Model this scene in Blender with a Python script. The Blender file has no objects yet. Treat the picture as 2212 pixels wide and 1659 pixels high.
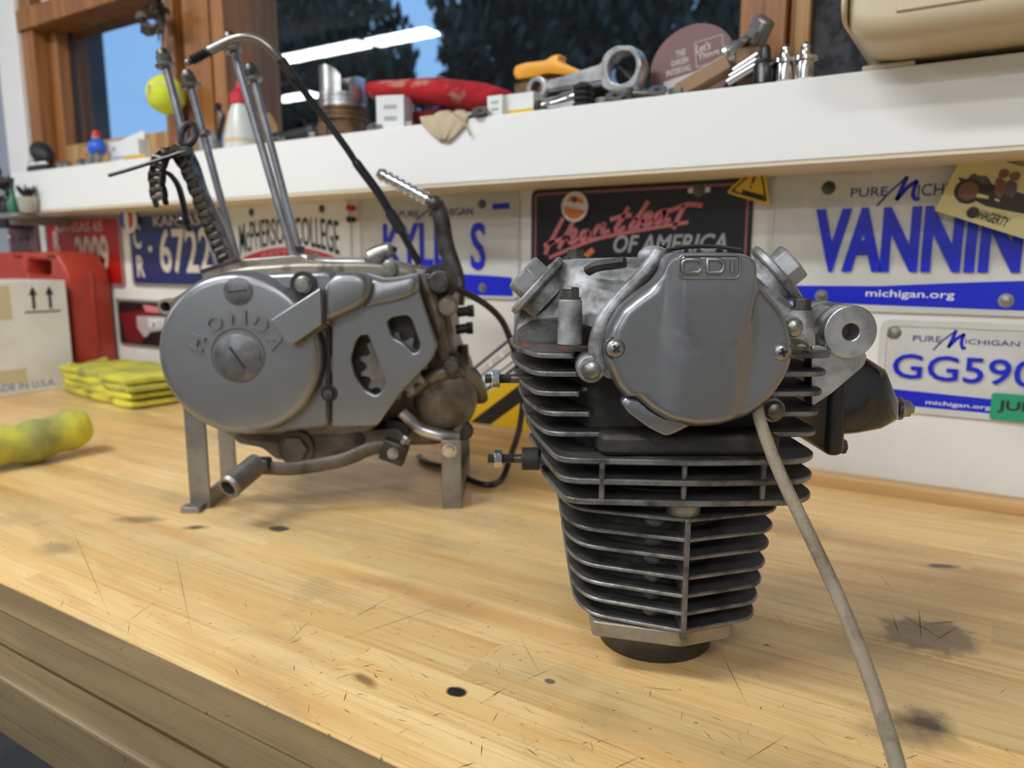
import bpy, math, random
from mathutils import Vector as V, Matrix
random.seed(11)
sc = bpy.context.scene
col = sc.collection
PI = math.pi

# ------------------------------------------------------------------ camera
IW, IH, FPX = 2212.0, 1659.0, 1635.0
PITCH, YAW, CAMD, CAMH = .1637, .5645, .929, .26
cy_, sy_, cp_, sp_ = math.cos(YAW), math.sin(YAW), math.cos(PITCH), math.sin(PITCH)
FW = V((-sy_ * cp_, cy_ * cp_, -sp_)); RT = V((cy_, sy_, 0)); UP = RT.cross(FW)
CAM = V((0, -CAMD, CAMH)); FG = V((-sy_, cy_, 0))
cam = bpy.data.cameras.new('camera'); camo = bpy.data.objects.new('camera', cam); col.objects.link(camo)
camo.matrix_world = Matrix(((RT.x, UP.x, -FW.x, CAM.x), (RT.y, UP.y, -FW.y, CAM.y), (RT.z, UP.z, -FW.z, CAM.z), (0, 0, 0, 1)))
cam.sensor_fit = 'HORIZONTAL'; cam.sensor_width = 36.0; cam.lens = FPX / IW * 36.0
cam.clip_start = .02; cam.clip_end = 200
cam.dof.use_dof = True; cam.dof.focus_distance = .435; cam.dof.aperture_fstop = 8.0
sc.camera = camo

# ------------------------------------------------------------------ world (evening sky), exposure
wd = bpy.data.worlds.new('evening_sky'); sc.world = wd; wd.use_nodes = True
bg = wd.node_tree.nodes['Background']; bg.inputs[0].default_value = (.275, .54, .97, 1); bg.inputs[1].default_value = 1.0
sc.view_settings.view_transform = 'Standard'; sc.view_settings.look = 'None'
sc.view_settings.gamma = 1.0; sc.view_settings.exposure = 0.0; sc.view_settings.use_curve_mapping = False
LAMP = 65.0          # radiance of the fluorescent diffusers
sc.cycles.use_denoising = True
sc.cycles.max_bounces = 8

# ------------------------------------------------------------------ coordinates
def ray(u, v): return FW + RT * ((u - IW / 2) / FPX) - UP * ((v - IH / 2) / FPX)
def onY(u, v, Y=0.): r = ray(u, v); return CAM + r * ((Y - CAM.y) / r.y)
def onZ(u, v, z=0.): r = ray(u, v); return CAM + r * ((z - CAM.z) / r.z)
def onF(u, v, F):                      # (right, forward, up) in the frame that looks along the bench view
    r = ray(u, v); P = r * (F / r.dot(FG)) + CAM
    return V(((P - CAM).dot(RT), F, P.z))
def zF(u, v, z): P = onZ(u, v, z) - CAM; return V((P.dot(RT), P.dot(FG), z))
def v2w(R, F, z): return V((CAM.x, CAM.y, 0)) + RT * R + FG * F + V((0, 0, z))

# ------------------------------------------------------------------ mesh helpers
def basis(n, hint=None):
    n = V(n).normalized(); h = V(hint) if hint else (V((0, 0, 1)) if abs(n.z) < .9 else V((1, 0, 0)))
    ex = h.cross(n).normalized(); ey = n.cross(ex)
    return ex, ey, n
def catmull(pts, sub=6):
    P = [V(p) for p in pts]; P = [P[0] * 2 - P[1]] + P + [P[-1] * 2 - P[-2]]; out = []
    for i in range(1, len(P) - 2):
        a, b, c, d = P[i - 1], P[i], P[i + 1], P[i + 2]
        for k in range(sub):
            t = k / sub
            out.append(.5 * (2 * b + (c - a) * t + (2 * a - 5 * b + 4 * c - d) * t * t + (3 * b - a - 3 * c + d) * t ** 3))
    out.append(P[-2]); return out
def rnd(poly, r, seg=4):               # round the corners of a 2D polygon
    n = len(poly); out = []
    for i in range(n):
        p = V((*poly[i][:2], 0)); a = V((*poly[i - 1][:2], 0)); b = V((*poly[(i + 1) % n][:2], 0))
        rr = r[i] if isinstance(r, (list, tuple)) else r
        da, db = (a - p), (b - p); la, lb = da.length, db.length
        k = min(rr, la * .45, lb * .45)
        if k < 1e-6: out.append((p.x, p.y)); continue
        s, e = p + da * (k / la), p + db * (k / lb)
        for j in range(seg + 1):
            t = j / seg; q = s * (1 - t) ** 2 + p * 2 * t * (1 - t) + e * t * t; out.append((q.x, q.y))
    return out
def circ(cx, cy, r, n=24, a0=0): return [(cx + r * math.cos(a0 + 2 * PI * i / n), cy + r * math.sin(a0 + 2 * PI * i / n)) for i in range(n)]
def rect(x0, y0, x1, y1, r=0, seg=4):
    p = [(x0, y0), (x1, y0), (x1, y1), (x0, y1)]
    return rnd(p, r, seg) if r else p
def WF(x=0, y=0, z=0, rot=0):          # frame for things that face the room: right, up, out of the wall
    c, s = math.cos(rot), math.sin(rot)
    return (V((x, y, z)), V((c, 0, s)), V((-s, 0, c)), V((0, -1, 0)))
def FR(o, n, hint=None): ex, ey, n = basis(n, hint); return (V(o), ex, ey, n)
def P3(fr, a, b, c=0): return fr[0] + fr[1] * a + fr[2] * b + fr[3] * c

class MB:
    def __init__(s): s.v, s.f, s.m = [], [], []; s.mi = 0
    def add(s, vs, fs):
        b = len(s.v); s.v += [tuple(p) for p in vs]
        for f in fs: s.f.append(tuple(i + b for i in f)); s.m.append(s.mi)
        return s
    def box(s, c, sz, ax=None):
        ex, ey, ez = ax if ax else (V((1, 0, 0)), V((0, 1, 0)), V((0, 0, 1)))
        c = V(c); vs = [c + ex * (sz[0] * i / 2) + ey * (sz[1] * j / 2) + ez * (sz[2] * k / 2) for i in (-1, 1) for j in (-1, 1) for k in (-1, 1)]
        return s.add(vs, [(0, 1, 3, 2), (4, 6, 7, 5), (0, 4, 5, 1), (2, 3, 7, 6), (0, 2, 6, 4), (1, 5, 7, 3)])
    def bx(s, x0, y0, z0, x1, y1, z1): return s.box(((x0 + x1) / 2, (y0 + y1) / 2, (z0 + z1) / 2), (x1 - x0, y1 - y0, z1 - z0))
    def loft(s, rings, cap=True, close=True):
        n = len(rings[0]); vs = [p for r in rings for p in r]; fs = []
        for k in range(len(rings) - 1):
            for i in range(n if close else n - 1):
                j = (i + 1) % n; fs.append((k * n + i, k * n + j, (k + 1) * n + j, (k + 1) * n + i))
        if cap: fs.append(tuple(reversed(range(n)))); fs.append(tuple((len(rings) - 1) * n + i for i in range(n)))
        return s.add(vs, fs)
    def cyl(s, p0, p1, r0, r1=None, n=20, cap=True, ph=0):
        p0, p1 = V(p0), V(p1); r1 = r0 if r1 is None else r1; ex, ey, a = basis(p1 - p0)
        R = lambda p, r: [p + (ex * math.cos(ph + 2 * PI * i / n) + ey * math.sin(ph + 2 * PI * i / n)) * r for i in range(n)]
        return s.loft([R(p0, r0), R(p1, r1)], cap)
    def lathe(s, prof, o=(0, 0, 0), ax=(0, 0, 1), n=32, cap=True, sx=1, sy=1, hint=None):
        ex, ey, a = basis(ax, hint); o = V(o)
        return s.loft([[o + a * h + (ex * math.cos(2 * PI * i / n) * sx + ey * math.sin(2 * PI * i / n) * sy) * r for i in range(n)] for r, h in prof], cap)
    def tube(s, pts, r, n=8, cap=True, flat=1, hint=None):
        P = [V(p) for p in pts]; rings = []; ex = None
        for i, p in enumerate(P):
            t = (P[min(i + 1, len(P) - 1)] - P[max(i - 1, 0)]).normalized()
            if ex is None: ex = basis(t, hint)[0]
            ex = (ex - t * ex.dot(t)).normalized(); ey = t.cross(ex)
            rr = r[i] if isinstance(r, (list, tuple)) else r
            rings.append([p + (ex * math.cos(2 * PI * k / n) + ey * math.sin(2 * PI * k / n) * flat) * rr for k in range(n)])
        return s.loft(rings, cap)
    def prism(s, poly, fr, d0, d1, ins=0):
        A = [P3(fr, x, y, d0) for x, y in poly]; B = [P3(fr, x, y, d1) for x, y in poly]
        return s.loft([A, B])
    def dome(s, poly, fr, d0, d1, ins=.004, steps=3):   # prism whose outer face is rounded over
        cx = sum(p[0] for p in poly) / len(poly); cy = sum(p[1] for p in poly) / len(poly)
        mr = sum(math.hypot(p[0] - cx, p[1] - cy) for p in poly) / len(poly); rings = [[P3(fr, x, y, d0) for x, y in poly]]
        for k in range(steps + 1):
            a = PI / 2 * k / steps; sc_ = 1 - ins / mr * (1 - math.cos(a)); d = d1 - ins + ins * math.sin(a)
            rings.append([P3(fr, cx + (x - cx) * sc_, cy + (y - cy) * sc_, d) for x, y in poly])
        return s.loft(rings)
    def ball(s, c, r, n=14, m=9, ax=None):
        rx = r if isinstance(r, (list, tuple)) else (r, r, r); c = V(c); ex, ey, ez = ax if ax else (V((1, 0, 0)), V((0, 1, 0)), V((0, 0, 1)))
        return s.loft([[c + ex * rx[0] * math.sin(PI * (k + .02) / (m + .04)) * math.cos(2 * PI * i / n) + ey * rx[1] * math.sin(PI * (k + .02) / (m + .04)) * math.sin(2 * PI * i / n) - ez * rx[2] * math.cos(PI * (k + .02) / (m + .04)) for i in range(n)] for k in range(m + 1)])
    def torus(s, c, ax, R, r, n=24, m=8):
        ex, ey, a = basis(ax); c = V(c); vs = []; fs = []
        for i in range(n):
            t = 2 * PI * i / n; d = ex * math.cos(t) + ey * math.sin(t)
            for j in range(m):
                q = 2 * PI * j / m; vs.append(c + d * (R + r * math.cos(q)) + a * r * math.sin(q))
        for i in range(n):
            for j in range(m): fs.append((i * m + j, ((i + 1) % n) * m + j, ((i + 1) % n) * m + (j + 1) % m, i * m + (j + 1) % m))
        return s.add(vs, fs)
    def hexbolt(s, p, ax, r, h, washer=0, wh=.0012):
        p = V(p); a = V(ax).normalized()
        if washer: s.cyl(p, p + a * wh, washer, n=20); p = p + a * wh
        s.cyl(p, p + a * h * .85, r, n=6); s.cyl(p + a * h * .85, p + a * h, r, r * .86, n=6)
        return s
    def build(s, name, m, parent=None, bevel=0, smooth=38, seg=2):
        me = bpy.data.meshes.new(name); me.from_pydata(s.v, [], s.f); me.validate(verbose=False)
        ms = m if isinstance(m, (list, tuple)) else [m]
        for x in ms: me.materials.append(x)
        if len(ms) > 1: me.polygons.foreach_set('material_index', s.m[:len(me.polygons)])
        return finish(name, me, parent, bevel, smooth, seg)
def finish(name, me, parent=None, bevel=0, smooth=38, seg=2, mod=None):
    import bmesh
    bm = bmesh.new(); bm.from_mesh(me); bmesh.ops.recalc_face_normals(bm, faces=bm.faces); bm.to_mesh(me); bm.free()
    if smooth: me.shade_smooth(); me.set_sharp_from_angle(angle=math.radians(smooth))
    o = bpy.data.objects.new(name, me); col.objects.link(o)
    if parent: o.parent = parent
    if bevel:
        b = o.modifiers.new('bevel', 'BEVEL'); b.width = bevel; b.segments = seg; b.limit_method = 'ANGLE'; b.angle_limit = math.radians(40); b.harden_normals = False
    return o
def cplate(name, outs, fr, d0, d1, m, parent=None, bev=0):   # flat plate with holes: the first outline is the rim
    c = bpy.data.curves.new(name, 'CURVE'); c.dimensions = '2D'; c.fill_mode = 'BOTH'
    t = abs(d1 - d0) / 2; c.extrude = max(t - bev, 1e-6); c.bevel_depth = bev; c.bevel_resolution = 1; c.offset = -bev if bev else 0
    for L in outs:
        s = c.splines.new('POLY'); s.points.add(len(L) - 1); s.use_cyclic_u = True
        for p, q in zip(s.points, L): p.co = (q[0], q[1], 0, 1)
    o = bpy.data.objects.new(name, c); me = bpy.data.meshes.new_from_object(o); bpy.data.objects.remove(o); bpy.data.curves.remove(c)
    for v in me.vertices: v.co = P3(fr, v.co.x, v.co.y, (d0 + d1) / 2 + v.co.z)
    me.materials.clear(); me.materials.append(m)
    return finish(name, me, parent)
def text(s, fr, w, h, m, parent, name='lettering', d=.0006, bold=0, shear=0, cx=0, cy=0, z=0, warp=None):
    c = bpy.data.curves.new('t', 'FONT'); c.body = s; c.extrude = .01; c.offset = bold; c.shear = shear; c.resolution_u = 3
    o = bpy.data.objects.new('t', c); me = bpy.data.meshes.new_from_object(o); bpy.data.objects.remove(o); bpy.data.curves.remove(c)
    xs = [v.co.x for v in me.vertices]; ys = [v.co.y for v in me.vertices]
    x0, x1, y0, y1 = min(xs), max(xs), min(ys), max(ys); k = h / (y1 - y0); kx = (w / (x1 - x0)) if w else k
    for v in me.vertices:
        a = cx + (v.co.x - (x0 + x1) / 2) * kx; b = cy + (v.co.y - (y0 + y1) / 2) * k
        if warp: a, b = warp(a, b)
        v.co = P3(fr, a, b, z + (d if v.co.z > 0 else -.0002))
    me.materials.clear(); me.materials.append(m)
    return finish(name, me, parent, smooth=0)
def strokes(lines, fr, wd_, m, parent, name='lettering', d=.001, z=0, n=4, round_=False):   # raised line work
    b = MB()
    for L in lines:
        pts = catmull([(p[0], p[1], 0) for p in L], 5) if len(L) > 2 and not round_ else [V((p[0], p[1], 0)) for p in L]
        Q = [P3(fr, p.x, p.y, z) for p in pts]; rings = []
        for i, q in enumerate(Q):
            t = (Q[min(i + 1, len(Q) - 1)] - Q[max(i - 1, 0)]).normalized(); s_ = fr[3].cross(t).normalized(); w = wd_ / 2
            if i == 0: q = q - t * w * .5
            if i == len(Q) - 1: q = q + t * w * .5
            rings.append([q - s_ * w - fr[3] * .0002, q - s_ * w * .8 + fr[3] * d, q + s_ * w * .8 + fr[3] * d, q + s_ * w - fr[3] * .0002])
        b.loft(rings)
    return b.build(name, m, parent, smooth=50)

def thing(name, label, cat, loc=(0, 0, 0), rotz=0, group=None):
    o = bpy.data.objects.new(name, None); col.objects.link(o); o.location = loc; o.rotation_euler = (0, 0, rotz); o.empty_display_size = .02
    return tag(o, label, cat, group)
def tag(o, label, cat, group=None):
    o['label'] = label; o['category'] = cat
    if group: o['group'] = group
    return o
def struct(o): o['kind'] = 'structure'; return o
def at(o, loc, rotz=0): o.location = loc; o.rotation_euler = (0, 0, rotz); return o

# ------------------------------------------------------------------ materials
def srgb(r, g, b):
    f = lambda c: (c / 12.92 if c <= .04045 else ((c + .055) / 1.055) ** 2.4)
    return (f(r / 255), f(g / 255), f(b / 255), 1)
def mk(name, c, rough=.5, metal=0, c2=None, scale=20, lo=.42, hi=.62, bump=0, bscale=150, rough2=None, spec=.5, coat=0, c3=None, s3=90, stretch=(1, 1, 1), amt3=.5):
    m = bpy.data.materials.new(name); m.use_nodes = True; nt = m.node_tree; N = nt.nodes; L = nt.links; p = N['Principled BSDF']
    p.inputs['Roughness'].default_value = rough; p.inputs['Metallic'].default_value = metal; p.inputs['Specular IOR Level'].default_value = spec
    if coat: p.inputs['Coat Weight'].default_value = coat; p.inputs['Coat Roughness'].default_value = .08
    c = (*c[:3], 1); p.inputs['Base Color'].default_value = c
    if c2 or bump or c3:
        tc = N.new('ShaderNodeTexCoord'); oi = N.new('ShaderNodeObjectInfo'); mp = N.new('ShaderNodeVectorMath'); mp.operation = 'MULTIPLY'; mp.inputs[1].default_value = stretch
        ad = N.new('ShaderNodeVectorMath'); ad.operation = 'ADD'; L.new(tc.outputs['Object'], mp.inputs[0]); L.new(mp.outputs[0], ad.inputs[0])
        sc_ = N.new('ShaderNodeMath'); sc_.operation = 'MULTIPLY'; sc_.inputs[1].default_value = 7.3; L.new(oi.outputs['Random'], sc_.inputs[0]); L.new(sc_.outputs[0], ad.inputs[1])
        src = None
        if c2:
            n = N.new('ShaderNodeTexNoise'); n.inputs['Scale'].default_value = scale; n.inputs['Detail'].default_value = 6; n.inputs['Roughness'].default_value = .62; L.new(ad.outputs[0], n.inputs['Vector'])
            mr = N.new('ShaderNodeMapRange'); mr.inputs[1].default_value = lo; mr.inputs[2].default_value = hi; L.new(n.outputs[0], mr.inputs[0])
            mx = N.new('ShaderNodeMix'); mx.data_type = 'RGBA'; mx.inputs[6].default_value = c; mx.inputs[7].default_value = (*c2[:3], 1); L.new(mr.outputs[0], mx.inputs[0]); src = mx.outputs[2]
            if rough2 is not None:
                m2 = N.new('ShaderNodeMix'); m2.inputs[2].default_value = rough; m2.inputs[3].default_value = rough2; L.new(mr.outputs[0], m2.inputs[0]); L.new(m2.outputs[0], p.inputs['Roughness'])
        if c3:
            n = N.new('ShaderNodeTexNoise'); n.inputs['Scale'].default_value = s3; n.inputs['Detail'].default_value = 3; L.new(ad.outputs[0], n.inputs['Vector'])
            mr = N.new('ShaderNodeMapRange'); mr.inputs[1].default_value = .58; mr.inputs[2].default_value = .68; mr.inputs[4].default_value = amt3; L.new(n.outputs[0], mr.inputs[0])
            mx = N.new('ShaderNodeMix'); mx.data_type = 'RGBA'; mx.inputs[7].default_value = (*c3[:3], 1); L.new(mr.outputs[0], mx.inputs[0])
            if src: L.new(src, mx.inputs[6])
            else: mx.inputs[6].default_value = c
            src = mx.outputs[2]
        if src: L.new(src, p.inputs['Base Color'])
        if bump:
            n = N.new('ShaderNodeTexNoise'); n.inputs['Scale'].default_value = bscale; n.inputs['Detail'].default_value = 4; L.new(ad.outputs[0], n.inputs['Vector'])
            b = N.new('ShaderNodeBump'); b.inputs['Strength'].default_value = bump; b.inputs['Distance'].default_value = .002; L.new(n.outputs[0], b.inputs['Height']); L.new(b.outputs[0], p.inputs['Normal'])
    return m
def emis(name, c, s):
    m = bpy.data.materials.new(name); m.use_nodes = True; p = m.node_tree.nodes['Principled BSDF']
    p.inputs['Base Color'].default_value = (.8, .8, .8, 1); p.inputs['Emission Color'].default_value = (*c[:3], 1); p.inputs['Emission Strength'].default_value = s
    return m

m_white = mk('white_paint', srgb(236, 236, 232), .45, bump=.05, bscale=60)
m_wallw = mk('wall_paint', srgb(228, 226, 221), .5, c2=srgb(218, 214, 206), scale=3)
m_trimtan = mk('raw_edge', srgb(222, 210, 184), .6)
m_greyblue = mk('grey_blue_paint', srgb(150, 158, 170), .7)
m_roomw = mk('room_wall', srgb(205, 204, 200), .7)
m_ceil = mk('ceiling_paint', srgb(225, 225, 222), .8)
m_conc = mk('concrete', srgb(105, 108, 112), .8, c2=srgb(80, 84, 90), scale=3, bump=.2)
m_foam = mk('charcoal_foam', srgb(72, 73, 76), .95, c2=srgb(38, 39, 42), scale=45, lo=.45, hi=.6, bump=1, bscale=90)
m_pine = mk('pine', srgb(168, 112, 58), .45, c2=srgb(122, 74, 34), scale=5, stretch=(9, 9, .6), lo=.35, hi=.65, bump=.1)
m_pine2 = mk('pale_pine', srgb(196, 160, 108), .5, c2=srgb(160, 116, 66), scale=5, stretch=(10, 10, .6), lo=.35, hi=.65)
m_blackpl = mk('black_plastic', (.012, .012, .013), .35)
m_blackrub = mk('black_rubber', (.014, .014, .015), .55)
m_blackgl = mk('black_gloss', (.012, .012, .014), .12, coat=.5)
m_inkblack = mk('black_ink', (.02, .02, .022), .6)
m_alu = mk('cast_aluminium', (.40, .405, .41), .54, .5, c2=(.13, .125, .112), scale=48, lo=.42, hi=.62, bump=.25, bscale=260, rough2=.6, c3=(.06, .05, .035), s3=70)
m_alup = mk('satin_silver_cover', (.29, .295, .303), .34, .8, c2=(.25, .253, .257), scale=14, lo=.35, hi=.7, bump=.04, bscale=900, c3=(.2, .195, .18), s3=300, amt3=.14)
m_pan = mk('oily_pan', (.15, .125, .10), .5, .4, c2=(.06, .048, .036), scale=22, bump=.2, bscale=200)
m_case2 = mk('brown_stained_case', (.21, .18, .14), .45, .55, c2=(.10, .075, .05), scale=30, lo=.42, hi=.66, bump=.25, bscale=200, c3=(.04, .028, .018), s3=60, amt3=.6)
m_plug = mk('darker_plug', (.21, .213, .218), .42, .75, c2=(.13, .13, .13), scale=60)
m_alubrt = mk('machined_aluminium', (.62, .62, .61), .3, .9, c2=(.36, .36, .35), scale=40, bump=.12, bscale=220)
m_alufin = mk('grimy_fin', (.085, .082, .076), .58, .4, c2=(.026, .024, .021), scale=38, lo=.4, hi=.66, bump=.25, bscale=300)
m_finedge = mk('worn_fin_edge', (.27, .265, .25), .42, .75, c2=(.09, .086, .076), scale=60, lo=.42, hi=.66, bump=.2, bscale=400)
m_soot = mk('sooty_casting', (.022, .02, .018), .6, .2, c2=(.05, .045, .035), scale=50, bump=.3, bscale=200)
m_engcase = mk('stained_case', (.31, .275, .225), .42, .65, c2=(.15, .108, .066), scale=18, lo=.42, hi=.7, bump=.2, bscale=200, rough2=.6, c3=(.05, .035, .02), s3=40, amt3=.6)
m_steel = mk('bare_steel', (.30, .29, .275), .42, .8, c2=(.15, .125, .095), scale=18, lo=.45, hi=.75)
m_darkst = mk('dark_steel', (.10, .096, .09), .42, .8, c2=(.05, .042, .035), scale=40, bump=.1, bscale=250)
m_bolt = mk('plated_bolt', (.40, .39, .36), .35, .85, c2=(.2, .19, .16), scale=60)
m_boltdk = mk('dark_bolt', (.15, .14, .125), .4, .8, c2=(.07, .06, .05), scale=80)
m_chrome = mk('chrome', (.75, .75, .76), .12, 1, c2=(.5, .49, .47), scale=30)
m_liner = mk('iron_liner', (.075, .073, .07), .33, .75, c2=(.05, .048, .045), scale=30)
m_chain = mk('oily_chain', (.19, .165, .14), .32, .85, c2=(.06, .05, .042), scale=80)
m_goo = mk('orange_sealant', srgb(128, 70, 48), .7, c2=srgb(70, 66, 62), scale=60, lo=.4, hi=.55)
m_sleeve = mk('braided_sleeve', srgb(150, 138, 115), .75, c2=srgb(105, 92, 72), scale=30, lo=.5, hi=.75, bump=.8, bscale=900, c3=srgb(70, 55, 40), s3=40)
m_cable = mk('cable_sheath', (.016, .016, .018), .3)
m_tubem = mk('bent_tube', (.32, .29, .24), .3, .9)
m_gun = mk('stud_steel', (.36, .37, .38), .38, .75, c2=(.25, .25, .26), scale=40)

# ================================================================== the setting
struct(MB().bx(-6, -5, -.98, 2.6, .2, -.92).build('floor', m_conc, smooth=0))
struct(MB().bx(-6, -5, 1.55, 2.6, .2, 1.6).build('ceiling', m_ceil, smooth=0))
b = MB(); b.bx(-6.1, -5, -.92, -6, .2, 1.55); struct(b.build('wall_left', m_roomw, smooth=0))
b = MB(); b.bx(2.5, -5, -.92, 2.6, .2, 1.55); struct(b.build('wall_right', m_roomw, smooth=0))
b = MB(); b.bx(-6, -5.1, -.92, 2.6, -5, 1.55); struct(b.build('wall_front', m_roomw, smooth=0))
b = MB(); b.bx(-1.95, 0, -.92, 2.5, .12, .437); b.bx(-1.95, 0, .98, -.195, .12, 1.55)
wb = struct(b.build('wall_back', m_wallw, smooth=0))
b = MB(); b.bx(-6, .0, -.92, -1.95, .12, 1.55); struct(b.build('wall_back_left', m_greyblue, smooth=0))
# soft charcoal lining to the right of the window: real lumps
random.seed(3); b = MB(); n = 34
gx = [-.197 + i * .9 / n for i in range(n + 1)]; gz = [.437 + j * 1.113 / 40 for j in range(41)]
vs = [(x, -.004 - random.random() * .006, z) for z in gz for x in gx]; fs = [(j * (n + 1) + i, j * (n + 1) + i + 1, (j + 1) * (n + 1) + i + 1, (j + 1) * (n + 1) + i) for j in range(40) for i in range(n)]
b.add(vs, fs); b.bx(-.197, 0, .437, 2.5, .12, 1.55); struct(b.build('wall_back_upper', m_foam))
# the deep white ledge below the window
lg = struct(MB().bx(-1.77, -.107, .358, 1.6, .02, .437).build('trim_1', m_white, bevel=.0015))
struct(MB().bx(-1.768, -.1055, .3545, 1.6, .0, .3582).build('trim_2', m_trimtan, smooth=0))
struct(MB().bx(-1.953, -.022, .40, -1.862, .0, 1.55).build('trim_3', m_white, bevel=.003))
# ceiling shop lights, with unseen fill lights added behind the camera
m_tube = emis('fluorescent_diffuser', (.955, .985, 1.03), LAMP)
m_house = mk('lamp_housing', (.75, .75, .74), .5)
def shop_or_fill_light(x, y, L, label, rot=0):
    t = thing('shop_or_fill_light', label, 'light', (x, y, 1.5), rot, 'ceiling shop lights')
    MB().bx(-L / 2, -.085, .012, L / 2, .085, .048).build('housing', m_house, t, smooth=0)
    MB().bx(-L / 2 + .02, -.065, 0, L / 2 - .02, .065, .012).build('diffuser', m_tube, t, smooth=0)
shop_or_fill_light(-3.62, -2.48, .78, 'fluorescent shop light seen as the left half of the reflection in the big pane')
shop_or_fill_light(-2.98, -2.50, .48, 'fluorescent shop light seen as the right end of the reflection in the big pane')
shop_or_fill_light(-4.75, -3.3, .5, 'short fluorescent light seen as a faint low reflection in the pane')
shop_or_fill_light(-1.05, -1.30, 1.05, 'fluorescent shop light over the workbench, above the frame')
shop_or_fill_light(.75, -1.9, .6, 'added fill light, unseen, behind the camera on the right')  # unseen lamp added to brighten the middle of the bench
shop_or_fill_light(-.3, -3.3, 1.0, 'added fill light, unseen, far behind the camera')  # unseen fill, shaped to brighten surfaces that face the camera
shop_or_fill_light(.9, -3.9, .6, 'added fill light, unseen, at the back of the room on the right')  # another unseen fill, added for the front faces

# glass
m_glass = bpy.data.materials.new('window_glass'); m_glass.use_nodes = True; nt = m_glass.node_tree; nt.nodes.clear()
o_ = nt.nodes.new('ShaderNodeOutputMaterial'); mx = nt.nodes.new('ShaderNodeMixShader'); tr = nt.nodes.new('ShaderNodeBsdfTransparent'); gl = nt.nodes.new('ShaderNodeBsdfGlossy'); lw_ = nt.nodes.new('ShaderNodeLayerWeight'); pw = nt.nodes.new('ShaderNodeMath'); pw.operation = 'POWER'; pw.inputs[1].default_value = 5; fz = nt.nodes.new('ShaderNodeMath'); fz.operation = 'MULTIPLY_ADD'; fz.inputs[1].default_value = .96; fz.inputs[2].default_value = .04; lw_.inputs[0].default_value = .5; nt.links.new(lw_.outputs['Facing'], pw.inputs[0]); nt.links.new(pw.outputs[0], fz.inputs[0])
tr.inputs[0].default_value = (.97, .98, .98, 1); gl.inputs['Roughness'].default_value = .0
nt.links.new(fz.outputs[0], mx.inputs[0]); nt.links.new(tr.outputs[0], mx.inputs[1]); nt.links.new(gl.outputs[0], mx.inputs[2]); nt.links.new(mx.outputs[0], o_.inputs[0])

def wpart(name, m, par, *bxs, bevel=.002):
    b = MB()
    for q in bxs: b.bx(*q)
    return b.build(name, m, par, bevel=bevel)
# window 1: small sash on the left
w1 = struct(thing('window_1', '', '', (0, 0, 0)));
for k in ('label', 'category'): del w1[k]
wpart('jamb', m_pine, w1, (-1.862, -.012, .437, -1.815, .11, 1.55))
wpart('stile', m_pine, w1, (-1.815, .02, .437, -1.782, .07, .80))
wpart('stile', m_pine, w1, (-1.405, .02, .437, -1.36, .07, .98))
wpart('rail', m_pine, w1, (-1.862, -.02, .752, -1.39, .09, .795))
wpart('rail', m_pine2, w1, (-1.782, .02, .437, -1.405, .07, .51))
wpart('head_board', m_pine, w1, (-1.862, .0, .965, -1.36, .11, 1.05))
wpart('sash_bar', m_blackpl, w1, (-1.782, .047, .51, -1.775, .055, .752), bevel=0)
wpart('pane', m_glass, w1, (-1.785, .045, .505, -1.40, .048, .757), bevel=0)
wpart('pane', m_glass, w1, (-1.785, .045, .795, -1.40, .048, .965), bevel=0)
# boards of the post between the windows
for i, (x0, x1, y0, mm) in enumerate([(-1.36, -1.318, -.012, m_pine), (-1.318, -1.30, .012, m_pine2), (-1.30, -1.225, -.006, m_pine), (-1.225, -1.212, .014, m_pine2), (-1.212, -1.176, -.012, m_pine)]):
    wpart('post_board', mm, w1, (x0 + .0006, y0, .437, x1 - .0006, .11, 1.55))
# window 2: the big fixed pane
w2 = struct(thing('window_2', '', '', (0, 0, 0)))
for k in ('label', 'category'): del w2[k]
wpart('pane', m_glass, w2, (-1.18, .05, .43, -.27, .053, .985), bevel=0)
wpart('sill_board', m_pine2, w2, (-1.176, .02, .437, -.275, .11, .452))
wpart('head_board', m_pine, w2, (-1.176, .0, .965, -.275, .11, 1.05))
for (x0, x1, y0, mm) in [(-.277, -.247, .0, m_pine), (-.247, -.220, -.014, m_pine), (-.220, -.212, -.004, m_pine), (-.212, -.194, -.016, m_pine2)]:
    wpart('post_board', mm, w2, (x0 + .0005, y0, .437, x1 - .0005, .11, 1.55))

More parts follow.
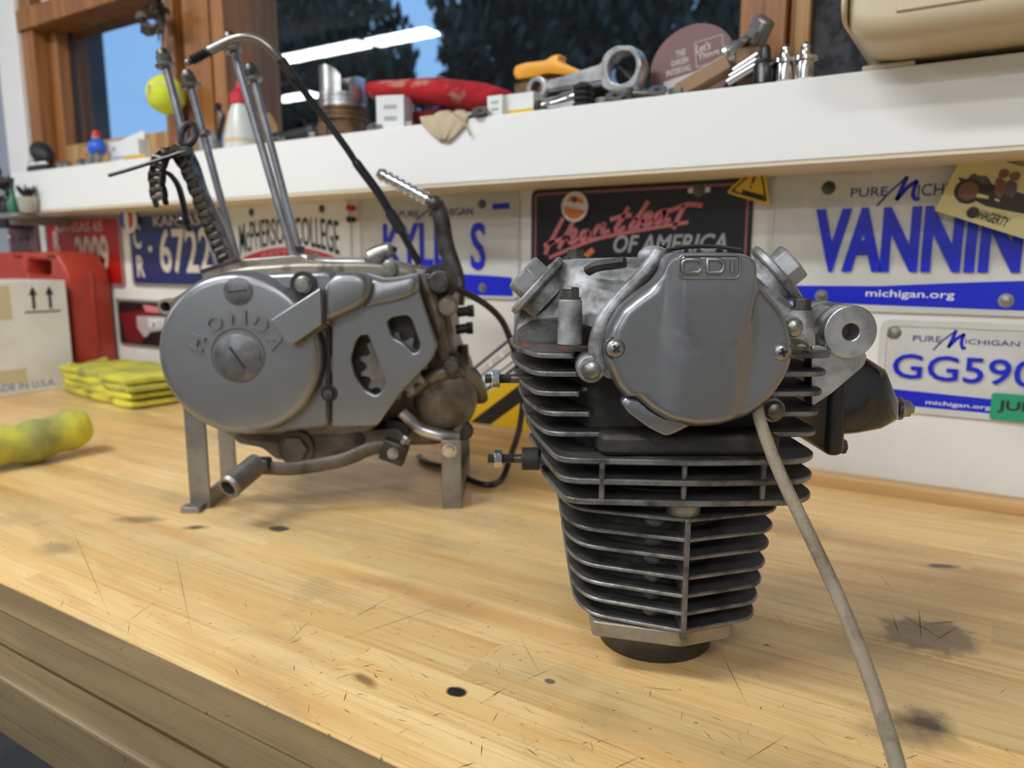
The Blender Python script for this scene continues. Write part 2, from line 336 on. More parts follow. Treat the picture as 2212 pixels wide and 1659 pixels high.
# ------------------------------------------------------------------ outside
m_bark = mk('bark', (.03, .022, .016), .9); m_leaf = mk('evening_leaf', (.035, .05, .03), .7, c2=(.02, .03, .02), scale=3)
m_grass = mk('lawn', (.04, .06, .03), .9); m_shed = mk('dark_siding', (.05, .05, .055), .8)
struct(MB().bx(-40, .3, -1.0, 30, 60, -.95).build('ground', m_grass, smooth=0))
def tree(x, y, zc, rx, ry, rz, n, label, seed):
    random.seed(seed); t = thing('tree', label, 'tree', (x, y, -.95), 0, 'trees outside the window')
    b = MB(); b.tube([(0, 0, 0), (.05, 0, zc * .5), (0, .05, zc + .95), (.1, 0, zc + .95 + rz * .7)], [.16, .13, .1, .03], n=8)
    for k in range(7):
        a = k * 2.4; b.tube([(0, 0, zc + .5), (math.cos(a) * rx * .4, math.sin(a) * ry * .4, zc + .95 + (k - 3) * rz * .12), (math.cos(a) * rx * .8, math.sin(a) * ry * .8, zc + 1 + (k - 3) * rz * .2)], [.05, .035, .01], n=5)
    b.build('trunk', m_bark, t)
    vs = []; fs = []
    for i in range(n):
        while True:
            q = V((random.uniform(-1, 1), random.uniform(-1, 1), random.uniform(-1, 1)))
            if q.length < 1: break
        q = q * (1 + .12 * math.sin(q.x * 9 + seed) * math.cos(q.z * 8)); c = V((q.x * rx, q.y * ry, q.z * rz + zc + .95))
        n1 = V((random.gauss(0, 1), random.gauss(0, 1), random.gauss(0, 1))).normalized(); ex, ey, _ = basis(n1); s = random.uniform(.07, .13)
        k = len(vs); vs += [c - ex * s * .45, c - ey * s, c + ex * s * .45, c + ey * s]; fs.append((k, k + 1, k + 2, k + 3))
    b = MB(); b.add(vs, fs); f = b.build('foliage', m_leaf, t, smooth=0); f['kind'] = 'stuff'
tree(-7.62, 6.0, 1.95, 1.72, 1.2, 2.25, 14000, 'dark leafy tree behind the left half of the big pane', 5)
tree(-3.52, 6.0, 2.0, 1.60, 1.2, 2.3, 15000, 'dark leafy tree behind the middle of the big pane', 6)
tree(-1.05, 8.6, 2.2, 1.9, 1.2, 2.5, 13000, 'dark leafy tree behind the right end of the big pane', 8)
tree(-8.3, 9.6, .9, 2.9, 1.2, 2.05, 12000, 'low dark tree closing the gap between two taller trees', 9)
# neighbouring shed with an eave, seen through the small window
t = thing('shed', 'dark garden shed with a wide eave seen through the small sash', 'shed', (-7.4, 2.6, -.95))
MB().bx(-2.4, -1.8, 0, 2.46, -.6, 2.9).build('siding', m_shed, t, smooth=0)
b = MB(); b.bx(-2.7, -1.9, 2.9, 2.46, -.6, 3.0); b.build('roof', m_shed, t, smooth=0)
MB().bx(-1.95, .36, .886, -.9, .46, 1.2).build('x', m_shed, None, smooth=0).name = 'eave_board'
tag(bpy.data.objects['eave_board'], 'dark eave board outside above the small sash', 'eave')

# ================================================================== workbench
def wood_mat(name, cols, rough, stains=(), dark=0):
    m = bpy.data.materials.new(name); m.use_nodes = True; nt = m.node_tree; N = nt.nodes; L = nt.links; p = N['Principled BSDF']
    g = N.new('ShaderNodeNewGeometry'); oi = N.new('ShaderNodeObjectInfo')
    of = N.new('ShaderNodeVectorMath'); of.operation = 'SCALE'; of.inputs[0].default_value = (13, 7, 5); L.new(oi.outputs['Random'], of.inputs['Scale'])
    def noise(scale3, detail, off=True, sc_=1, dist=0):
        mu = N.new('ShaderNodeVectorMath'); mu.operation = 'MULTIPLY'; mu.inputs[1].default_value = scale3; L.new(g.outputs['Position'], mu.inputs[0]); o = mu.outputs[0]
        if off:
            a = N.new('ShaderNodeVectorMath'); a.operation = 'ADD'; L.new(o, a.inputs[0]); L.new(of.outputs[0], a.inputs[1]); o = a.outputs[0]
        n = N.new('ShaderNodeTexNoise'); n.inputs['Scale'].default_value = sc_; n.inputs['Detail'].default_value = detail; n.inputs['Distortion'].default_value = dist; L.new(o, n.inputs['Vector']); return n.outputs[0]
    def ramp(src, a, b_, hi=1.):
        r = N.new('ShaderNodeMapRange'); r.inputs[1].default_value = a; r.inputs[2].default_value = b_; r.inputs[4].default_value = hi; L.new(src, r.inputs[0]); return r.outputs[0]
    def mix(f, A, B, blend='MIX'):
        x = N.new('ShaderNodeMix'); x.data_type = 'RGBA'; x.blend_type = blend
        for i, q in ((0, f), (6, A), (7, B)):
            if isinstance(q, tuple): x.inputs[i].default_value = (*q[:3], 1)
            elif isinstance(q, float): x.inputs[i].default_value = q
            else: L.new(q, x.inputs[i])
        return x.outputs[2]
    c = mix(ramp(noise((3, 42, 42), 5, dist=1.0), .36, .66), cols[0], cols[1])
    c = mix(ramp(noise((1.6, 16, 16), 2, dist=1.2), .52, .72, .75), c, cols[2])
    c = mix(ramp(noise((9, 420, 420), 3), .50, .70, .55), c, cols[2])
    r2 = N.new('ShaderNodeMapRange'); r2.inputs[3].default_value = .80; r2.inputs[4].default_value = 1.08; L.new(oi.outputs['Random'], r2.inputs[0])
    hs = N.new('ShaderNodeHueSaturation'); L.new(r2.outputs[0], hs.inputs['Value']); L.new(c, hs.inputs['Color']); c = hs.outputs[0]
    c = mix(ramp(noise((8, 15, 8), 8, False, dist=.5), .53, .76, .46), c, (.20, .145, .075))       # ground-in grime
    c = mix(ramp(noise((160, 260, 160), 2, False), .70, .76, .75), c, (.05, .038, .025))    # specks
    c = mix(ramp(noise((60, 190, 60), 3, False, dist=2), .70, .76, .55), c, (.07, .05, .03))
    if stains:
        dn = N.new('ShaderNodeTexNoise'); dn.inputs['Scale'].default_value = 70; dn.inputs['Detail'].default_value = 5; L.new(g.outputs['Position'], dn.inputs['Vector'])
        for (x, y, rx, ry, rot, cl, am, soft) in stains:
            mp = N.new('ShaderNodeMapping'); mp.vector_type = 'TEXTURE'; mp.inputs['Location'].default_value = (x, y, 0); mp.inputs['Rotation'].default_value = (0, 0, rot); mp.inputs['Scale'].default_value = (rx, ry, 1e3)
            L.new(g.outputs['Position'], mp.inputs[0]); ln = N.new('ShaderNodeVectorMath'); ln.operation = 'LENGTH'; L.new(mp.outputs[0], ln.inputs[0])
            ad = N.new('ShaderNodeMath'); ad.operation = 'MULTIPLY_ADD'; L.new(dn.outputs[0], ad.inputs[0]); ad.inputs[1].default_value = 1.1; L.new(ln.outputs['Value'], ad.inputs[2])
            c = mix(ramp(ad.outputs[0], 1.5 + soft * .2, 1.5 - soft, am), c, cl)
    L.new(c, p.inputs['Base Color']); p.inputs['Roughness'].default_value = rough
    bn = N.new('ShaderNodeBump'); bn.inputs['Strength'].default_value = .12; bn.inputs['Distance'].default_value = .001; L.new(noise((20, 500, 500), 3), bn.inputs['Height']); L.new(bn.outputs[0], p.inputs['Normal'])
    return m
VA = YAW  # stain axes follow what they were set down from
stains = [(-.019, -.356, .036, .030, VA, (.16, .12, .065), .72, .25), (-.013, -.471, .020, .017, VA, (.03, .026, .022), .9, .7), (-.02, -.49, .032, .014, .3, (.06, .05, .04), .6, .8),
          (-.256, -.589, .0075, .006, 0, (.012, .009, .006), 1, .25), (-.571, -.454, .012, .008, .3, (.02, .015, .01), .95, .3), (-.641, -.495, .014, .008, .5, (.035, .022, .012), .9, .6),
          (-.69, -.45, .01, .007, .5, (.02, .015, .01), .9, .3), (-.711, -.511, .030, .014, .5, (.13, .10, .06), .6, .5), (-.701, -.598, .026, .017, .3, (.15, .11, .06), .5, .6), (-.311, -.609, .016, .0045, -.2, (.22, .11, .025), .85, .6),
          (-.017, -.211, .015, .006, VA, (.03, .026, .022), .85, .4), (-.213, -.548, .004, .003, 0, (.04, .035, .03), .8, .3), (-.33, -.50, .05, .03, .2, (.3, .2, .09), .35, .8), (-.42, -.33, .09, .03, .1, (.3, .2, .09), .3, .8),
          (.005, -.545, .006, .003, .4, (.02, .017, .014), .9, .4), (-.11, -.43, .003, .002, 0, (.03, .025, .02), .9, .4), (-.35, -.665, .004, .005, 0, (.04, .03, .02), .8, .4), (-.06, -.60, .006, .002, .6, (.03, .025, .02), .9, .4)]
m_bench = wood_mat('maple_bench_top', [srgb(231, 191, 122), srgb(242, 211, 150), srgb(206, 150, 86)], .36, stains)
m_border = wood_mat('grimy_border_board', [srgb(120, 101, 68), srgb(136, 116, 80), srgb(94, 76, 48)], .45)
wbn = thing('workbench', 'scarred maple workbench with dark grimy border boards along its front edge', 'workbench', (-.4, -.35, -.92))
wo = V((.4, .35, .92))
def wplank(name, x0, y0, x1, y1, z0, z1, m):
    b = MB(); b.bx(x0 + wo.x, y0 + wo.y, z0 + wo.z, x1 + wo.x, y1 + wo.y, z1 + wo.z); return b.build(name, m, wbn, smooth=0)
random.seed(21); y = -.6603; k = 0
while y < -.03:
    w = random.choice([.038, .042, .046, .05]); y1 = min(y + w, -.0235)
    if -.0235 - y1 < .02: y1 = -.0235
    x = -2.15 + random.uniform(0, .5); xs = [-2.15]
    while x < 1.0: xs.append(x); x += random.uniform(.45, 1.0)
    xs.append(1.05)
    for a, c in zip(xs, xs[1:]):
        if c - a > .02: wplank('plank', a, y, c, y1, -.045, -random.choice((0, .00004, .00008)), m_bench)
    y = y1
for (ya, yb, dz) in [(-.6837, -.6606, -.0006), (-.7069, -.6840, -.0010), (-.7290, -.7072, -.0006)]:
    bb = wplank('border_board', -2.15, ya + .0002, 1.05, yb - .0002, -.044, dz, m_border)
    if ya < -.72: bv = bb.modifiers.new('worn', 'BEVEL'); bv.width = .003; bv.segments = 3
struct(MB().bx(-2.15, -.0230, -.02, 1.05, -.0005, .0145).build('trim_4', mk('strip_wood', srgb(205, 168, 112), .45, c2=srgb(180, 138, 84), scale=6, stretch=(.5, 12, 12)), bevel=.002))
wplank('apron', -2.12, -.60, 1.02, -.58, -.16, -.046, m_border)
for lx, ly in ((-2.0, -.54), (.9, -.54), (-2.0, -.08), (.9, -.08)): wplank('leg', lx - .045, ly - .045, lx + .045, ly + .045, -.92, -.046, m_border)
# knife scratches scored into the top
random.seed(5); b = MB()
def scr(x, y, L, a, w):
    d = V((math.cos(a), math.sin(a), 0)); s_ = V((-d.y, d.x, 0)); c = V((x, y, .00012)) + wo; b.add([c - d * L / 2, c + s_ * w, c + d * L / 2, c - s_ * w], [(0, 1, 2, 3)])
for i in range(260):
    cxy = random.choice([(-.22, -.60), (-.12, -.62), (-.45, -.58), (-.33, -.62), (-.05, -.52), (-.30, -.54)]); scr(cxy[0] + random.gauss(0, .045), cxy[1] + random.gauss(0, .03), random.choice([.003, .005, .008, .012]), random.uniform(0, PI), random.uniform(.00006, .0003))
for i in range(170):
    x, y = random.uniform(-1.1, .12), random.uniform(-.655, -.1); scr(x, y, random.choice([.01, .015, .02, .03, .06]), random.choice([.2, .5, 1.1, 2.2, 2.6]) + random.gauss(0, .3), random.uniform(.00006, .00022))
for p, q in [((148, 1125), (245, 1350)), ((375, 1175), (418, 1390)), ((1550, 1393), (1625, 1545)), ((700, 1395), (1010, 1290)), ((1600, 1650), (1705, 1585)), ((250, 1360), (350, 1290)), ((1210, 1565), (1400, 1640)), ((615, 1395), (680, 1330))]:
    A, B = onZ(*p), onZ(*q); d = B - A; scr((A.x + B.x) / 2, (A.y + B.y) / 2, d.length, math.atan2(d.y, d.x), .0002)
for p, q in [((1925, 1320), (1945, 1380)), ((1985, 1310), (1990, 1385)), ((1930, 1318), (2060, 1395)), ((1995, 1350), (2080, 1340)), ((2075, 1350), (2010, 1390))]:
    A, B = onZ(*p), onZ(*q); d = B - A; scr((A.x + B.x) / 2, (A.y + B.y) / 2, d.length, math.atan2(d.y, d.x), .00035)
s = b.build('scratches', mk('scratch', (.07, .05, .03), .8), wbn, smooth=0); s['kind'] = 'stuff'

# ================================================================== things on the wall
m_plw = mk('plate_white', srgb(205, 205, 200), .35, c2=srgb(192, 192, 186), scale=12); m_blue = mk('plate_blue', srgb(8, 30, 190), .35); m_white2 = mk('print_white', srgb(225, 225, 222), .5)
m_kred = mk('plate_red', srgb(168, 18, 12), .35); m_kblue = mk('plate_navy', srgb(12, 34, 92), .35); m_cream = mk('plate_cream', srgb(205, 195, 178), .5)
m_blk = mk('plate_black', srgb(24, 25, 28), .3); m_pink = mk('print_pink', srgb(205, 120, 125), .5); m_grey = mk('print_grey', srgb(165, 168, 172), .5)
m_yel = mk('sign_yellow', srgb(222, 180, 22), .4); m_org = mk('print_orange', srgb(222, 128, 60), .5); m_redp = mk('print_red', srgb(195, 30, 40), .5); m_navy = mk('print_navy', srgb(30, 45, 120), .5)
m_rim = mk('plate_metal', srgb(150, 145, 140), .4, .4)
def plate(name, label, cat, x0, z1, w, h, m, r=.012, rimm=None, rimw=.004, y=-.001, rot=0, group='licence plates on the wall'):
    t = thing(name, label, cat, (x0 + w / 2, y, z1 - h), 0, group); fr = WF(0, 0, h / 2, rot)
    cplate('panel', [rect(-w / 2, -h / 2, w / 2, h / 2, r)], fr, 0, .0012, m, t)
    if rimw: cplate('raised_rim', [rect(-w / 2, -h / 2, w / 2, h / 2, r), rect(-w / 2 + rimw, -h / 2 + rimw, w / 2 - rimw, h / 2 - rimw, r * .7)], fr, .0011, .0024, rimm or m, t, bev=.0005)
    def loc(u, v): P = onY(u, v, y - .0015); return (P.x - (x0 + w / 2), P.z - (z1 - h / 2))
    return t, fr, loc
def screw(t, fr, p, r=.0042, m=None, rod=None):
    MB().lathe([(r * 1.7, .0012), (r * 1.6, .002), (r, .0022), (r * .9, .0036), (.0004, .0042)], P3(fr, *p), fr[3], 14).build('screw', m or m_boltdk, t)
def bbox_text(s, t, fr, loc, p0, p1, m, **k):   # lettering between two corners
    a, b_ = loc(*p0), loc(*p1); return text(s, fr, abs(b_[0] - a[0]), abs(a[1] - b_[1]), m, t, cx=(a[0] + b_[0]) / 2, cy=(a[1] + b_[1]) / 2, z=.0012, **k)
def flat(name, pts, fr, m, t, d=.0016, z=0.0011): b = MB(); b.prism(pts, fr, z, d); return b.build(name, m, t, smooth=0)

# red Kansas plate
t, fr, loc = plate('license_plate', 'red plate reading R 2009 half hidden behind the red plastic case', 'license plate', -1.861, .352, .3048, .152, m_kred, rimm=m_rim, rimw=.007)
text('KANSAS 65', fr, .19, .022, m_cream, t, cy=.054, cx=-.01, z=.0012, bold=.005)
text('R', fr, .026, .048, m_cream, t, cx=-.105, cy=.022, z=.0012, bold=.03); text('2009', fr, .13, .085, m_cream, t, cx=.035, cy=-.008, z=.0012, bold=.02)
text('.', fr, .01, .01, m_cream, t, cx=-.045, cy=-.006, z=.0012)
screw(t, fr, (.10, .066))
# navy Kansas plate
t, fr, loc = plate('license_plate', 'navy plate reading C R 6722 behind the cam chain', 'license plate', -1.527, .352, .3048, .148, m_kblue, rimm=m_rim, rimw=.006)
text('KANSAS', fr, .15, .02, m_cream, t, cy=.056, cx=.01, z=.0012, bold=.005)
text('C', fr, .026, .05, m_cream, t, cx=-.125, cy=.028, z=.0012, bold=.02); text('R', fr, .026, .045, m_cream, t, cx=-.12, cy=-.033, z=.0012, bold=.02); MB().cyl(P3(fr, -.082, .002, .001), P3(fr, -.082, .002, .002), .006, n=16).build('dot', m_cream, t)
text('6722', fr, .165, .088, m_cream, t, cx=.032, cy=-.002, z=.0012, bold=.015)
# campaign button
t = thing('button_badge', 'small round red, white and blue button above the navy plate', 'button', (-1.515, -.006, .340))
fr = WF(); MB().lathe([(.027, 0), (.027, .002), (.022, .006), (.0004, .0075)], (0, 0, 0), (0, -1, 0), 28).build('badge', m_white2, t)
for xx, mm in ((-.014, mk('badge_blue', srgb(60, 80, 190), .3)), (.014, m_redp)):
    sg = 1 if xx > 0 else -1; flat('stripe', rnd([(xx - .006 * sg, .02), (xx + .005 * sg, .012), (xx + .007 * sg, 0), (xx + .005 * sg, -.012), (xx - .006 * sg, -.02), (xx - .004 * sg, 0)], .002), fr, mm, t, d=.0079, z=.004)
# McPherson College plate
t, fr, loc = plate('license_plate', 'white college plate with arched black lettering over a red banner', 'license plate', -1.205, .3545, .3048, .1524, m_white2)
arch = lambda a, b_: (a, b_ - 1.0 * a * a * .9)
text('McPHERSON COLLEGE', fr, .252, .044, m_blk, t, cy=.030, z=.0012, bold=.008, warp=lambda a, b_: (a, (b_ - .03) * (1 + 1.2 * abs(a) / .13 * .25) + .03 - .9 * a * a))
A = [(x / 100 * .118, .002 - 1.25 * (x / 100 * .118) ** 2) for x in range(-100, 101, 10)]; B = [(x, z - .018 - .010 * (1 - abs(x) / .118)) for x, z in reversed(A)]
flat('banner', A + B, fr, m_redp, t)
text('RESTORE', fr, .135, .016, m_pink, t, cy=-.010, z=.0016, bold=.02, warp=lambda a, b_: (a, b_ - 1.2 * a * a))
for sx in (-.0889, .0889): screw(t, fr, (sx, .0645))
# push pins between plates
for z, mm, lb in ((.341, m_redp, 'red push pin between the college plate and the KYLE S plate'), (.323, m_blackpl, 'black push pin under the red push pin')):
    o = MB().lathe([(.0015, 0), (.0015, .006), (.005, .007), (.004, .012), (.0055, .018), (.0004, .019)], (0, 0, 0), (0, -1, 0), 14).build('push_pin', mm); tag(at(o, (-.888, 0, z)), lb, 'pin')
# Michigan plates
def michigan(t, fr, loc, P, M, band):
    a, b_ = loc(*P[0]), loc(*P[1])
    strokes([[loc(*q) for q in M]], fr, P[2], m_navy, t, 'emblem', d=.0006, z=.0012)
t, fr, loc = plate('license_plate', 'white Michigan plate reading KYLE S with a blue foot band', 'license plate', -.8795, .3545, .3048, .1524, m_plw)
bbox_text('KYLE', t, fr, loc, (828, 484), (968, 575), m_blue, bold=.012, d=.0022); bbox_text('S', t, fr, loc, (1017, 481), (1049, 583), m_blue, bold=.012, d=.0022)
bbox_text('PURE', t, fr, loc, (862, 456), (905, 468), m_navy); bbox_text('CHIGAN', t, fr, loc, (950, 451), (1021, 465), m_navy)
strokes([[loc(900, 474), loc(935, 446)], [loc(934, 446), loc(928, 466), loc(945, 450), loc(943, 463)]], fr, .003, m_navy, t, 'emblem', d=.0006, z=.0012)
A = [(x / 10 * .140, -.046 + .006 * (x / 10) ** 2 * .6) for x in range(-10, 11)]
flat('foot_band', [(-.142, -.0715), (.142, -.0715)] + [(x, -.040 - .0045 * (abs(x) / .14) ** 2) for x, z in reversed(A)], fr, m_blue, t)
flat('sticker', [loc(1064, 453), loc(1101, 451), loc(1100, 438), loc(1064, 440)], fr, m_blue, t, d=.0018)
for p in ((-.0889, .0603), (.0889, .0603), (.0889, -.0603)): screw(t, fr, p, m=m_boltdk if p[1] > 0 else m_bolt)
# Heartbeat of America
t, fr, loc = plate('license_plate', 'black novelty plate reading Heartbeat of America in pink script', 'license plate', -.5545, .3545, .3048, .1524, m_blk)
cplate('pink_border', [rect(-.1475, -.071, .1475, .071, .008), rect(-.1445, -.068, .1445, .068, .006)], fr, .001, .0018, mk('dull_pink', srgb(150, 95, 98), .5), t)
cz = lambda L: [loc(1100 + x / 3.814, 360 + y / 3.814) for x, y in L]
script = [[(298, 715), (330, 640), (385, 535), (440, 430)], [(295, 650), (335, 628), (372, 612)], [(410, 668), (470, 560), (525, 462)], [(335, 632), (420, 600), (485, 575)],
          [(492, 600), (540, 562), (548, 522), (512, 530), (490, 592), (512, 630), (572, 590)], [(652, 530), (606, 540), (586, 590), (612, 602), (662, 530), (648, 582), (690, 570)],
          [(690, 570), (730, 490), (748, 500), (785, 470), (762, 545), (820, 530)], [(978, 338), (930, 430), (876, 510), (900, 532), (945, 500)], [(840, 435), (910, 415), (1000, 398)],
          [(1140, 292), (1080, 385), (996, 498), (1040, 505), (1078, 450), (1045, 432)], [(1100, 452), (1150, 422), (1172, 382), (1132, 388), (1100, 450), (1130, 482), (1190, 445)],
          [(1285, 365), (1232, 380), (1200, 440), (1230, 462), (1292, 375), (1272, 452), (1320, 435)], [(1440, 330), (1402, 400), (1355, 505)], [(1270, 378), (1360, 348), (1470, 312), (1582, 318)]]
strokes([cz(L) for L in script], fr, .0062, m_pink, t, 'script_lettering', d=.0008, z=.0013)
strokes([cz([(335, 748), (700, 602), (1100, 520), (1468, 458)])], fr, .005, m_pink, t, 'underline', d=.0008, z=.0013)
bbox_text('OF AMERICA', t, fr, loc, (1326, 508), (1570, 545), m_grey, bold=.02, shear=.25)
strokes([cz([(620, 745), (685, 690)])], fr, .008, m_org, t, 'streak', d=.0008, z=.0013)
p = loc(1510, 411); flat('slot', rnd([(p[0] - .014, p[1] - .003), (p[0] + .014, p[1] - .003), (p[0] + .014, p[1] + .003), (p[0] - .014, p[1] + .003)], .003), fr, m_white2, t); screw(t, fr, p, .005)
p = loc(1243, 447)
t2 = thing('round_tag', 'round orange and white paper tag pinned on the black plate', 'tag', (p[0] + -.5545 + .1524, -.004, .3545 - .0762 + p[1]), group=None); f2 = WF()
MB().lathe([(.020, 0), (.020, .0012), (.0004, .0013)], (0, 0, 0), (0, -1, 0), 28).build('disc', m_white2, t2); flat('orange_half', [(-.0165, .001), (-.014, -.009), (-.007, -.015), (0, -.0165), (.007, -.015), (.014, -.009), (.0165, -.006)], f2, m_org, t2, d=.0018)
flat('orange_cap', rnd([(-.013, .008), (-.004, .015), (.012, .011), (.014, .003), (.004, .006)], .002), f2, m_org, t2, d=.0018); MB().lathe([(.004, 0), (.003, .004), (.0004, .005)], (0, -.001, .009), (0, -1, 0), 12).build('pin', m_boltdk, t2)
# VANNIN plate
t, fr, loc = plate('license_plate', 'large white Michigan plate reading VANNIN behind the tan card', 'license plate', -.2305, .3545, .3048, .1524, m_plw, rimw=.006)
bbox_text('VANNIN', t, fr, loc, (1764, 452), (2203, 590), m_blue, bold=.045, d=.0026)
c1 = lambda L: [loc(1640 + x / 3.867, 340 + y / 3.867) for x, y in L]
bbox_text('PURE', t, fr, loc, (1839, 407), (1917, 423), m_navy); bbox_text('ICHIGAN', t, fr, loc, (1984, 398), (2130, 418), m_navy)
strokes([c1([(985, 402), (1080, 300), (1232, 165)])], fr, .0022, m_navy, t, 'emblem', d=.0006, z=.0012, round_=True)
strokes([c1([(1232, 168), (1190, 260), (1150, 350)]), c1([(1150, 350), (1240, 250), (1318, 198)]), c1([(1312, 205), (1286, 300), (1300, 345), (1330, 345)])], fr, .0046, m_blue, t, 'emblem', d=.0006, z=.0012)
flat('foot_band', [loc(1700, 651), (.146, -.0705), (.146, -.038), loc(2200, 607), loc(2070, 611), loc(1900, 618), loc(1700, 617)], fr, m_blue, t)
bbox_text('michigan.org', t, fr, loc, (1871, 625), (2061, 650), m_white2, bold=.01)
for p in ((-.0889, .0603), (-.0889, -.0603), (.0889, -.0603)): screw(t, fr, p, .0045, m_boltdk if p[1] > 0 else m_bolt)
# GG590 motorcycle plate
t, fr, loc = plate('license_plate', 'small white motorcycle plate reading GG590 with a green month sticker', 'license plate', -.103, .1945, .1778, .1016, m_plw, rimw=.007, r=.011)
bbox_text('GG590', t, fr, loc, (1931, 762), (2240, 838), m_blue, bold=.006, d=.0024, warp=None)
c2 = lambda L: [loc(1860 + x / 5.926, 660 + y / 5.926) for x, y in L]
bbox_text('PURE', t, fr, loc, (1973, 724), (2032, 740), m_navy); bbox_text('ICHIGAN', t, fr, loc, (2086, 732), (2202, 749), m_navy)
strokes([c2([(925, 570), (1050, 440), (1215, 325)])], fr, .0018, m_navy, t, 'emblem', d=.0006, z=.0012, round_=True)
strokes([c2([(1215, 325), (1170, 430), (1120, 530)]), c2([(1120, 530), (1220, 430), (1320, 370)]), c2([(1315, 372), (1285, 470), (1300, 545), (1330, 545)])], fr, .0036, m_blue, t, 'emblem', d=.0006, z=.0012)
flat('foot_band', [(-.081, -.0435), (.081, -.0435), (.081, -.030), (-.081, -.026)], fr, m_blue, t); bbox_text('michigan.org', t, fr, loc, (2000, 864), (2140, 888), m_white2, bold=.01)
P = onY(2143, 848, -.004); t2 = thing('month_sticker', 'green month sticker reading JUL on the motorcycle plate', 'sticker', (P.x, -.0045, P.z - .028)); f2 = WF()
cplate('sheet', [rect(0, 0, .045, .028, .003)], f2, 0, .0008, mk('sticker_green', srgb(35, 150, 110), .4), t2); text('JUL', f2, .030, .013, m_inkblack, t2, cx=.021, cy=.0145, z=.0009, bold=.02)
screw(t, fr, (-.0755, .0365), .0045, m_bolt)
# warning triangle
t = thing('warning_sign', 'yellow triangular warning sign hung over the corner of the black plate', 'sign', (-.252, -.012, .325)); P = [onY(1571, 416, -.012), onY(1663, 443, -.012)]
A, B = [(p.x + .252, p.z - .325) for p in P]; ang = math.atan2(B[1] - A[1], B[0] - A[0]); sd = math.hypot(B[0] - A[0], B[1] - A[1]); Cc = (A[0] + sd * math.cos(ang + PI / 3), A[1] + sd * math.sin(ang + PI / 3)); fr = WF()
g = ((A[0] + B[0] + Cc[0]) / 3, (A[1] + B[1] + Cc[1]) / 3); sh = lambda k: [(g[0] + (q[0] - g[0]) * k, g[1] + (q[1] - g[1]) * k) for q in (A, B, Cc)]
cplate('panel', [rnd(sh(1.05), .006)], fr, 0, .002, m_yel, t); cplate('black_border', [rnd(sh(.86), .004), rnd(sh(.74), .003)], fr, .002, .0026, m_inkblack, t)
text('!', WF(g[0], 0, g[1] + .004, ang), .003, .014, m_inkblack, t, z=.002); flat('caption_bar', [(g[0] - .012, g[1] - .008), (g[0] + .013, g[1] - .016), (g[0] + .014, g[1] - .012), (g[0] - .011, g[1] - .004)], fr, m_inkblack, t, d=.0026, z=.0019)
# insurer card with a picture of an old car
m_card = mk('tan_card', srgb(208, 196, 140), .6); P0 = onY(2019, 455, -.02); P1 = onY(2212, 516, -.02); ang = math.atan2(P1.z - P0.z, P1.x - P0.x)
t = thing('card', 'tan card with a sepia picture of an old car tucked over the VANNIN plate', 'card', (P0.x, -.020, P0.z)); fr = WF(0, 0, 0, ang)
cplate('sheet', [rect(0, 0, .14, .062, .001)], fr, 0, .0008, m_card, t)
def cl(x, y): P = onY(2000 + x / 8.297, 320 + y / 8.297, -.0212); d = V((P.x - P0.x, 0, P.z - P0.z)); return (d.dot(fr[1]), d.dot(fr[2]))
m_sep = mk('print_sepia', srgb(58, 52, 48), .7); m_sep2 = mk('print_brown', srgb(120, 88, 70), .7); m_sep3 = mk('print_greybrown', srgb(92, 86, 80), .7)
def pr(name, L, m, z=.0010): flat(name, [cl(*q) for q in L], fr, m, t, d=z + .0002, z=z - .0004)
pr('printed_car', [(580, 510), (640, 540), (760, 560), (860, 590), (980, 640), (1180, 640), (1380, 700), (1560, 760), (1759, 820), (1900, 900), (1900, 1200), (1400, 1110), (1080, 1040), (860, 930), (640, 870), (600, 760), (640, 640), (600, 560)], m_sep)
pr('printed_load', [(760, 540), (800, 480), (880, 450), (930, 490), (1000, 500), (1090, 500), (1140, 560), (1180, 640), (1000, 640), (860, 590)], m_sep3, .0011)
pr('printed_running_board', [(880, 830), (900, 800), (1130, 860), (1110, 910), (900, 880)], m_card, .0013); pr('printed_gap', [(1225, 930), (1250, 895), (1330, 930), (1310, 965)], m_card, .0013)
b = MB(); c0 = cl(760, 770); b.prism(circ(*c0, .0125, 24), fr, .0008, .0014); b.build('printed_tyre', m_sep, t, smooth=0); b = MB(); b.prism(circ(*c0, .009, 20), fr, .0008, .0016); b.build('printed_wheel', m_sep2, t, smooth=0)
for px_, w_, mm in ((1330, 190, m_sep2), (1530, 220, m_sep3)):
    pr('printed_coat', [(px_ - w_ / 2, 720), (px_ - w_ / 2 + 20, 560 + (px_ - 1330) * .25), (px_, 510 + (px_ - 1330) * .25), (px_ + w_ / 2, 600 + (px_ - 1330) * .2), (px_ + w_ / 2 - 10, 800), (px_, 900), (px_ - w_ / 2, 820)], mm, .0015)
    b = MB(); b.prism(circ(*cl(px_ + 70, 455 + (px_ - 1330) * .25), .0045, 14), fr, .0008, .0019); b.build('printed_head', m_sep2, t, smooth=0)
b = MB(); b.prism(circ(*cl(845, 1155), .0058, 18), fr, .0008, .0012); b.build('printed_mark', m_sep, t, smooth=0)
a0, a1 = cl(945, 1200), cl(1500, 1320); text('HAGERTY', fr, a1[0] - a0[0], .0095, m_sep, t, cx=(a0[0] + a1[0]) / 2, cy=(a0[1] + a1[1]) / 2, z=.0009, bold=.02, shear=.2)
P2 = onY(2075, 345, -.024); o = cplate('paper_slip', [rect(0, 0, .12, .05)], WF(0, 0, 0, -.02), 0, .0006, mk('yellow_slip', srgb(196, 172, 92), .6)); tag(at(o, (P2.x + .004, -.012, P2.z - .03)), 'yellow paper slip behind the tan card', 'paper')
